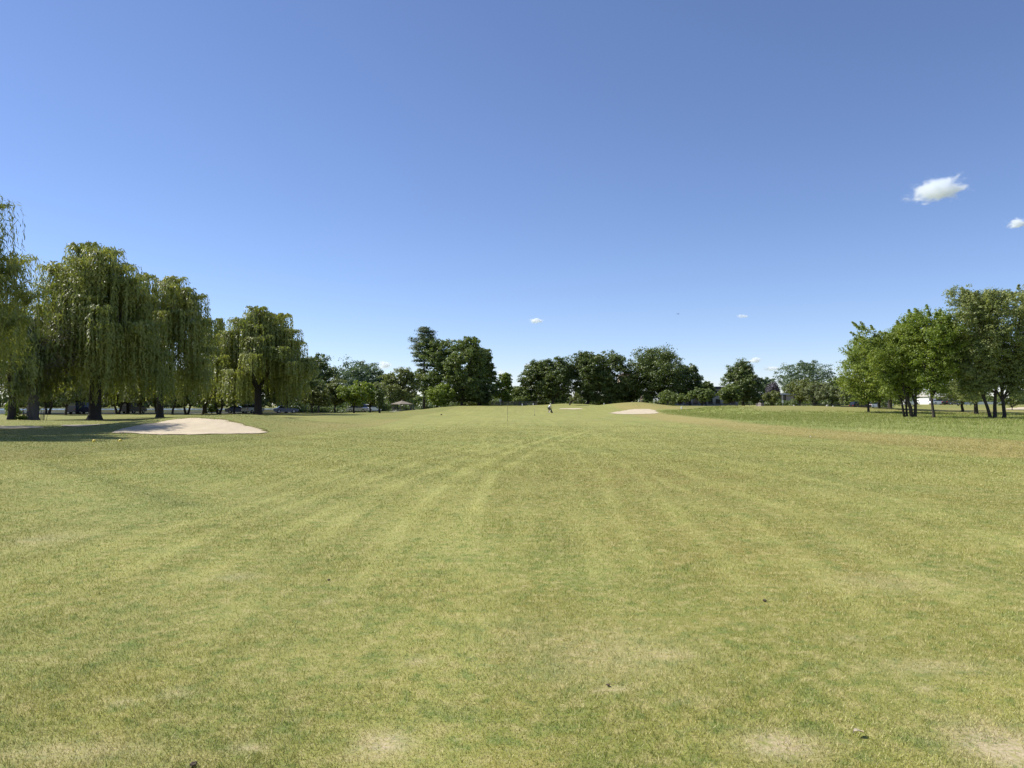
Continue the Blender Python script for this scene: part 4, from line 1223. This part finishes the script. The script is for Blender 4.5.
def stake(name, label, cat, X, Y, parts, group=None):
    r = empty(name, (X, Y, h1(X, Y))); tag(r, label, cat, group)
    for nm, mat, fn in parts:
        m = MB(); fn(m); m.build(nm, mat, r)
    return r
X, Y = wx(500.3, 212), 212
stake('sign_post', 'grey square sign on a thin post before the rail fence', 'sign', X, Y, [('post', METAL, lambda m: m.tube([(0, 0, -.1), (0, 0, 1.75)], .06, 8)), ('sign_panel', METAL, lambda m: m.box((0, -.08, 1.55), (.55, .04, .6)))])
X, Y = wx(782.6, 176), 176
stake('sign_post', 'slim pale pole with a small white panel before the flat roofed house', 'sign', X, Y, [('post', METAL, lambda m: m.tube([(0, 0, -.1), (0, 0, 2.9)], .05, 8)), ('sign_panel', WPAINT, lambda m: m.box((0, -.07, 1.35), (.34, .04, .62)))])
X, Y = cast(681.5, 409.8)
stake('marker_post', 'short white marker post on the right slope of the far mound', 'post', X, Y, [('post', WPAINT, lambda m: m.lathe([(.13, -.1), (.13, .42), (.17, .44), (.17, .52), (.05, .6)], 10))])
WP = 'small white posts beyond the green'
for px, lab in ((522.3, 'small white post beyond the green, left of two'), (533.2, 'small white post beyond the green, right of two')):
    X, Y = wx(px, 205), 205
    stake('marker_post', lab, 'post', X, Y, [('post', WPAINT, lambda m: m.lathe([(.10, -.1), (.10, .5), (.04, .55)], 8))], WP)
for px, lab in ((632, 'small white post on the far mound, left of the standing person'), (604, 'tiny white post at the crest left of the far bunker')):
    X, Y = wx(px, 176), 176
    stake('marker_post', lab, 'post', X, Y, [('post', WPAINT, lambda m: m.lathe([(.09, -.1), (.09, .42), (.04, .46)], 8))], 'small white posts on the far mound')
X, Y = cast(507.5, 421.7)
stake('distance_stake', 'thin dark stake upright in the middle of the fairway', 'stake', X, Y, [('pole', DGREY, lambda m: m.tube([(0, 0, -.1), (0, 0, 1.45)], .011, 8)), ('cap', DGREY, lambda m: m.lathe([(.016, 1.44), (.016, 1.49), (.005, 1.51)], 8))])
X, Y = cast(534.6, 415.3)
stake('flag_stick', 'thin pale stick with a dark cup at its foot, left of the golfer', 'stick', X, Y, [('pole', METAL, lambda m: m.tube([(0, 0, -.05), (0, 0, 1.05)], .016, 8)), ('cup', DGREY, lambda m: m.lathe([(.09, -.05), (.09, .08), (.05, .10)], 12))])
X, Y = cast(441.5, 415.2)
stake('irrigation_box', 'small dark box set in the grass at the left edge of the fairway', 'box', X, Y, [('box', DGREY, lambda m: m.box((0, 0, .05), (.26, .22, .15))), ('lid', plain('black_plastic', (.02, .02, .02), .5), lambda m: m.box((0, 0, .14), (.3, .26, .03)))])
YEL = plain('yellow_plastic', (.75, .55, .05), .45, var=.05)
for px, py, lab in ((94.8, 441.8, 'yellow dome marker on the grass left of the near bunker, farther from it'), (121, 441.4, 'yellow dome marker on the grass nearest the left end of the near bunker')):
    X, Y = cast(px, py)
    o = stake('tee_marker', lab, 'marker', X, Y, [('dome', YEL, lambda m: m.lathe([(.075, -.02), (.075, .03), (.062, .075), (.03, .10), (.006, .108)], 14))], 'yellow markers left of the fairway')

# ------------------------------------------------------------------ people
SKIN = plain('skin', (.42, .26, .19), .55, var=.05)
SHIRT_W = plain('pale_shirt', (.66, .68, .72), .8, var=.06)
SHIRT_B = plain('black_shirt', (.015, .015, .018), .8)
KHAKI = plain('khaki_cloth', (.50, .41, .27), .85, var=.06)
DARKC = plain('dark_cloth', (.025, .028, .035), .85)
SHOE = plain('shoe', (.6, .6, .6), .6)
HAIR = plain('hair', (.03, .02, .015), .8)

def skinned(name, verts, edges, mat, parent, root_i=0, sub=2):
    me = bpy.data.meshes.new(name)
    me.from_pydata([v[0] for v in verts], edges, [])
    o = bpy.data.objects.new(name, me); col.objects.link(o)
    sk = o.modifiers.new('skin', 'SKIN'); sk.use_smooth_shade = True
    lay = me.skin_vertices[0].data
    for i, v in enumerate(verts):
        r = v[1]; lay[i].radius = r if hasattr(r, '__len__') else (r, r)
        lay[i].use_root = (i == root_i)
    sb = o.modifiers.new('sub', 'SUBSURF'); sb.levels = sub; sb.render_levels = sub
    dg = bpy.context.evaluated_depsgraph_get()
    baked = bpy.data.meshes.new_from_object(o.evaluated_get(dg))
    bpy.data.objects.remove(o); bpy.data.meshes.remove(me)
    baked.materials.clear(); baked.name = name
    return link_mesh(name, baked, mat, parent)

def person(label, X, Y, rz, J, shirt, trousers, short_legs=False, cap=None, group=None):
    """J: joint name -> position; one continuous skinned body, clothes as children"""
    r = empty('person', (X, Y, h1(X, Y)), R(rz)); tag(r, label, 'person', group)
    V, E, ix = [], [], {}
    def add(n, p, rad, par=None):
        ix[n] = len(V); V.append((tuple(p), rad))
        if par is not None: E.append((ix[par], ix[n]))
    add('pel', J['pel'], (.155, .12))
    add('waist', Vector(J['pel']).lerp(Vector(J['chest']), .45), (.14, .105), 'pel')
    add('chest', J['chest'], (.165, .12), 'waist')
    add('neck', J['neck'], .058, 'chest')
    hd = Vector(J['head']); nk = Vector(J['neck'])
    add('jaw', nk.lerp(hd, .45), (.066, .078), 'neck'); add('head', hd, (.082, .10), 'jaw'); add('crown', hd + (hd - nk).normalized() * .085, (.055, .065), 'head')
    for s in ('L', 'R'):
        add('sh' + s, J['sh' + s], .062, 'chest'); add('el' + s, J['el' + s], .042, 'sh' + s); add('wr' + s, J['wr' + s], .028, 'el' + s)
        d = (Vector(J['wr' + s]) - Vector(J['el' + s])).normalized(); pm = Vector(J['wr' + s]) + d * .07
        add('pa' + s, pm, (.036, .02), 'wr' + s)
        sd = d.cross(Vector((1, 0.2, 0.1))).normalized()
        for k, (off, ln) in enumerate(((-.03, .065), (-.010, .08), (.010, .075), (.03, .055))):
            add(f'f{k}{s}', pm + d * .045 + sd * off, .010, 'pa' + s); add(f'g{k}{s}', pm + d * (.045 + ln) + sd * off * 1.1 + Vector((0, .012, 0)), .008, f'f{k}{s}')
        add('th' + s, Vector(J['wr' + s]) + d * .035 + sd * -.045, .011, 'wr' + s); add('ti' + s, Vector(J['wr' + s]) + d * .085 + sd * -.06, .009, 'th' + s)
        add('hip' + s, J['hip' + s], .092, 'pel'); add('kn' + s, J['kn' + s], .058, 'hip' + s); add('calf' + s, Vector(J['kn' + s]).lerp(Vector(J['an' + s]), .3), .056, 'kn' + s)
        add('an' + s, J['an' + s], .038, 'calf' + s); add('toe' + s, Vector(J['an' + s]) + Vector((0, .15, -.05)), (.04, .028), 'an' + s)
    body = skinned('body', V, E, SKIN, r)
    def part(name, names, links, grow, mat, root_n):
        vv = [(V[ix[n]][0], tuple((q + grow) for q in (V[ix[n]][1] if hasattr(V[ix[n]][1], '__len__') else (V[ix[n]][1],) * 2))) for n in names]
        ee = [(names.index(a), names.index(b)) for a, b in links]
        return skinned(name, vv, ee, mat, r, names.index(root_n))
    part('shirt', ['pel', 'waist', 'chest', 'shL', 'elL', 'shR', 'elR'], [('pel', 'waist'), ('waist', 'chest'), ('chest', 'shL'), ('shL', 'elL'), ('chest', 'shR'), ('shR', 'elR')], .022, shirt, 'chest')
    lg = ['pel', 'hipL', 'knL', 'hipR', 'knR'] + ([] if short_legs else ['calfL', 'anL', 'calfR', 'anR'])
    lk = [('pel', 'hipL'), ('hipL', 'knL'), ('pel', 'hipR'), ('hipR', 'knR')] + ([] if short_legs else [('knL', 'calfL'), ('calfL', 'anL'), ('knR', 'calfR'), ('calfR', 'anR')])
    part('shorts' if short_legs else 'trousers', lg, lk, .026, trousers, 'pel')
    for s in ('L', 'R'):
        a = Vector(J['an' + s])
        m = MB(); m.lathe([(.05, 0), (.055, .03), (.05, .08), (.04, .11)], 10)
        m.v = [(x * .9, y * 2.4 + .06, z) for x, y, z in m.v]
        o = m.build('shoe', SHOE, r, True); o.location = (a.x, a.y, a.z - .09)
    m = MB(); m.lathe([(.098, -.02), (.102, .03), (.085, .085), (.04, .115), (.004, .12)], 14)
    m.v = [(x, y * 1.15, z) for x, y, z in m.v]
    if cap: m.box((0, .14, .0), (.14, .12, .015))
    o = m.build('cap' if cap else 'hair', cap or HAIR, r, True); o.location = hd + Vector((0, -.01, .02))
    up = (hd - nk).normalized()
    m = MB()
    for s in (-1, 1): m.lathe([(.004, -.008), (.011, 0), (.004, .008)], 8, (s * .032, .094, 0))
    o = m.build('eyes', HAIR, r); o.location = hd
    m = MB(); m.add([(-.014, .09, -.03), (.014, .09, -.03), (0, .125, -.026), (0, .095, .012)], [(0, 1, 2), (1, 3, 2), (3, 0, 2), (0, 3, 1)]); o = m.build('nose', SKIN, r); o.location = hd
    return r

gXY = cast(548.9, 412.6)
person('golfer in a pale shirt and dark shorts bending beside a black golf bag', gXY[0], gXY[1], -62,
       dict(pel=(0, -.05, .92), chest=(0, .20, 1.28), neck=(0, .30, 1.43), head=(0, .38, 1.55), shL=(-.19, .22, 1.33), elL=(-.24, .36, 1.09), wrL=(-.18, .52, .92),
            shR=(.19, .22, 1.33), elR=(.25, .38, 1.1), wrR=(.16, .55, .95), hipL=(-.10, -.03, .88), knL=(-.12, .06, .48), anL=(-.13, -.02, .09), hipR=(.10, -.03, .88), knR=(.12, .08, .48), anR=(.13, .0, .09)),
       SHIRT_W, DARKC, True, WPAINT)
X, Y = wx(641.5, 174), 174
person('person in a black top and khaki trousers standing on the far mound', X, Y, 170,
       dict(pel=(0, 0, .98), chest=(0, 0, 1.38), neck=(0, 0, 1.56), head=(0, .02, 1.70), shL=(-.19, 0, 1.46), elL=(-.25, -.03, 1.17), wrL=(-.24, .05, .93),
            shR=(.19, 0, 1.46), elR=(.25, -.03, 1.17), wrR=(.24, .05, .93), hipL=(-.10, 0, .94), knL=(-.11, .02, .5), anL=(-.12, 0, .09), hipR=(.10, 0, .94), knR=(.11, .02, .5), anR=(.12, 0, .09)),
       SHIRT_B, KHAKI)

def golf_bag(label, X, Y, rz, mat, trim, group):
    r = empty('golf_bag', (X, Y, h1(X, Y)), R(rz)); tag(r, label, 'bag', group)
    tilt = Matrix.Rotation(R(24), 4, 'Y')
    def tl(m):
        m.v = [tuple(tilt @ Vector(p)) for p in m.v]; return m
    m = MB(); m.lathe([(.13, .02), (.14, .1), (.12, .5), (.15, .84), (.16, .88)], 14); tl(m).build('body', mat, r, True)
    m = MB(); m.lathe([(.165, .86), (.17, .92), (.13, .93)], 14); tl(m).build('collar', trim, r)
    m = MB(); m.box((.14, 0, .3), (.09, .2, .34)); tl(m).build('pocket', trim, r, bevel=.02)
    for sy in (-1, 1):
        m = MB(); m.tube([(.30, sy * .06, .72), (.78, sy * .24, .0)], .012, 6); m.build('leg', METAL, r)
    for k in range(7):
        a = k * .9; m = MB(); x, y = math.cos(a) * .08, math.sin(a) * .08
        m.tube([(x, y, .8), (x * 1.2, y * 1.2, 1.1 + .03 * k)], .007, 5); m.box((x * 1.2 + .03, y * 1.2, 1.12 + .03 * k), (.10, .03, .055)); tl(m).build('club', METAL if k > 2 else DGREY, r)
    return r
gb = cast(552.2, 413.0)
golf_bag('black golf bag on its stand next to the bending golfer', gb[0], gb[1], 205, DARKC, plain('black_trim', (.05, .05, .03), .6), 'golf bags')
X, Y = wx(637.6, 175), 175
golf_bag('pale golf bag left of the person standing on the far mound', X, Y, -20, plain('cream_canvas', (.55, .55, .46), .8), SHIRT_W, 'golf bags')

# pale boulders under the olive trees
def boulder(label, px, Y, w, hgt, seed):
    rng = np.random.default_rng(seed); X = wx(px, Y)
    bm = bmesh.new(); bmesh.ops.create_icosphere(bm, subdivisions=3, radius=1)
    for v in bm.verts:
        k = 1 + .16 * math.sin(v.co.x * 3 + seed) * math.cos(v.co.y * 2.7) + .07 * math.sin(v.co.z * 9 + v.co.x * 7) + rng.normal(0, .012)
        v.co = Vector((v.co.x * k * w / 2, v.co.y * k * w / 2.4, v.co.z * k * hgt * .62 + hgt * .35))
    me = bpy.data.meshes.new('boulder'); bm.to_mesh(me); bm.free()
    o = link_mesh('boulder', me, plain('pale_stone', (.42, .40, .36), .9, var=.15, scale=2, bump=.4)); o.location = (X, Y, h1(X, Y)); tag(o, label, 'boulder', 'boulders under the olive trees')
boulder('whitest boulder under the olive trees left of the grove', 827, 172, .75, .8, 1)
boulder('small grey boulder right of the whitest boulder', 833, 174, .7, .6, 2)
boulder('small pale boulder right of the flat roofed house', 794, 178, .6, .6, 3)

# ------------------------------------------------------------------ small things lying on the turf
SOIL = plain('soil', (.09, .065, .04), .95, var=.3, scale=30)
def clod(name, label, cat, px, py, size, mat, seed, group=None, flat=.55):
    rng = np.random.default_rng(seed); X, Y = cast(px, py)
    bm = bmesh.new(); bmesh.ops.create_icosphere(bm, subdivisions=2, radius=size / 2)
    for v in bm.verts:
        v.co *= 1 + rng.uniform(-.28, .28); v.co.z *= flat
    me = bpy.data.meshes.new(name); bm.to_mesh(me); bm.free()
    o = link_mesh(name, me, mat); o.location = (X, Y, h1(X, Y) + size * .12 + .008); tag(o, label, cat, group)
CL = 'clods of soil on the fairway'
for i, (px, py, sz, lab) in enumerate([(607, 684, .022, 'small dark clod of soil on the brownish turf in the middle foreground'), (763, 601, .03, 'dark clod of soil right of the middle foreground'),
                                       (198, 763, .032, 'darkest clod of soil at the bottom left of the picture'), (330, 580, .026, 'tiny dark clod of soil left of the middle foreground')]):
    clod('soil_clod', lab, 'soil', px, py, sz, SOIL, 300 + i, CL)
clod('golf_ball', 'tiny white golf ball on the dry strip right of the fairway', 'ball', 810, 437, .05, WPAINT, 320, flat=1)
def dry_leaf():
    X, Y = cast(854, 733); rng = np.random.default_rng(5)
    n = 11; V = []
    for i in range(n):
        t = i / (n - 1); w = .016 * math.sin(math.pi * min(1, t * 1.02)) ** .8
        for s in (-1, 0, 1): V.append((t * .065 - .03, s * w, .012 + abs(s) * .006 + .006 * math.sin(t * 5)))
    Fq = [[3 * i + j, 3 * i + 3 + j, 3 * i + 4 + j, 3 * i + 1 + j] for i in range(n - 1) for j in range(2)]
    Fq = np.array(Fq); V = np.array(V)
    V2 = V - [0, 0, .0012]
    o = link_mesh('fallen_leaf', np_mesh('fallen_leaf', np.concatenate([V, V2]), np.concatenate([Fq, Fq[:, ::-1] + len(V)])), plain('straw_leaf', (.62, .52, .32), .7, scale=40))
    o.location = (X, Y, h1(X, Y) + .012); o.rotation_euler = (0, 0, .3); tag(o, 'single pale dry leaf on the turf near the lower right', 'leaf')
dry_leaf()

# ------------------------------------------------------------------ bird and clouds
def bird():
    Y = 210; r = empty('bird', (wx(678.4, Y), Y, wz(313.8, Y))); r.rotation_euler = (0, R(14), R(40)); tag(r, 'tiny dark bird high above the tallest dome of trees', 'bird')
    m = MB(); m.tube([(-.24, 0, 0), (-.12, 0, 0), (.05, 0, .01), (.17, 0, .02), (.22, 0, .03), (.27, 0, .02)], [.015, .05, .07, .05, .045, .006], 8)
    m.add([(-.22, -.02, 0), (-.22, .02, 0), (-.40, .09, .0), (-.40, -.09, .0), (-.22, 0, .015)], [(0, 1, 2, 3), (0, 4, 1), (1, 4, 2), (2, 4, 3), (3, 4, 0)])
    m.build('body', DGREY, r, True)
    for s in (-1, 1):
        m = MB(); A = [(.10, s * .04, .02), (.12, s * .3, .12), (.02, s * .62, .09), (-.08, s * .3, .11), (-.10, s * .04, .02)]
        m.add(A + [(x, y, z - .014) for x, y, z in A], [(0, 1, 2, 3, 4), (9, 8, 7, 6, 5)] + [(i, i + 5, (i + 1) % 5 + 5, (i + 1) % 5) for i in range(5)])
        m.build('wing', DGREY, r)
bird()

def cloud_mat(name, dens, ns, thr, seed, stretch):
    m, nt, out = new_mat(name)
    tc = N(nt, 'ShaderNodeTexCoord').outputs['Object']
    mp = N(nt, 'ShaderNodeMapping'); mp.inputs['Location'].default_value = (seed * 3.1, seed * 1.7, seed); mp.inputs['Scale'].default_value = stretch
    nt.links.new(tc, mp.inputs['Vector'])
    f = noise(nt, mp.outputs[0], ns, 7, .62)
    ln = N(nt, 'ShaderNodeVectorMath', operation='LENGTH'); nt.links.new(tc, ln.inputs[0])
    fall = ramp(nt, ln.outputs['Value'], .15, 1.0, 1.0, 0.0)
    s = mul(nt, mul(nt, f, 2.0), mul(nt, fall, .75), 'ADD')
    d = ramp(nt, s, thr + .46, thr + .95, 0, dens)
    v = N(nt, 'ShaderNodeVolumePrincipled'); v.inputs['Color'].default_value = (.94, .97, 1, 1); v.inputs['Anisotropy'].default_value = .2
    nt.links.new(d, v.inputs['Density']); nt.links.new(v.outputs[0], out.inputs['Volume'])
    return m

def cloud(label, px, py, w, hgt, D, dens, ns, thr, seed, roll=0.0):
    bm = bmesh.new(); bmesh.ops.create_icosphere(bm, subdivisions=2, radius=1.06)
    me = bpy.data.meshes.new('cloud'); bm.to_mesh(me); bm.free()
    s = D / F
    o = link_mesh('cloud', me, cloud_mat('cloud_vapour', dens / (hgt * s), ns, thr, seed, (w / hgt * .6, 1, 1)))
    o.location = (wx(px, D), D, wz(py, D)); o.scale = (w / 2 * s, hgt * s * .7, hgt / 2 * s)
    o.rotation_euler = (0, R(roll), 0)
    tag(o, label, 'cloud', 'small white clouds')
cloud('largest white cloud, high on the right', 941, 188, 84, 34, 1800, 7, 2.2, .80, 1, -9)
cloud('small white cloud cut off by the right edge of the sky', 1021, 222, 34, 15, 1900, 6, 1.7, .86, 2)
cloud('small bright flat cloud above the middle of the picture', 536, 320.5, 20, 8, 2600, 5, 1.6, .80, 3)
cloud('faint wisp of cloud right of the middle', 743, 316, 22, 6, 2600, 2.2, 1.8, .86, 4)
cloud('low small cloud above the egg shaped tree', 755, 360, 20, 10, 3000, 5, 1.6, .82, 5)
cloud('low wispy cloud right of the egg shaped tree', 772, 368.5, 30, 8, 3000, 3.5, 1.6, .82, 6)
cloud('low cloud left of the pine in the middle clump', 384, 365, 22, 13, 3000, 4.5, 1.6, .84, 7)
cloud('faint low cloud in the sky gap right of the middle clump', 502, 373, 26, 9, 3000, 3, 1.6, .84, 8)
cloud('faint low cloud beside the left end of the big dark wood', 529, 365, 18, 6, 3000, 2.5, 1.6, .84, 9)
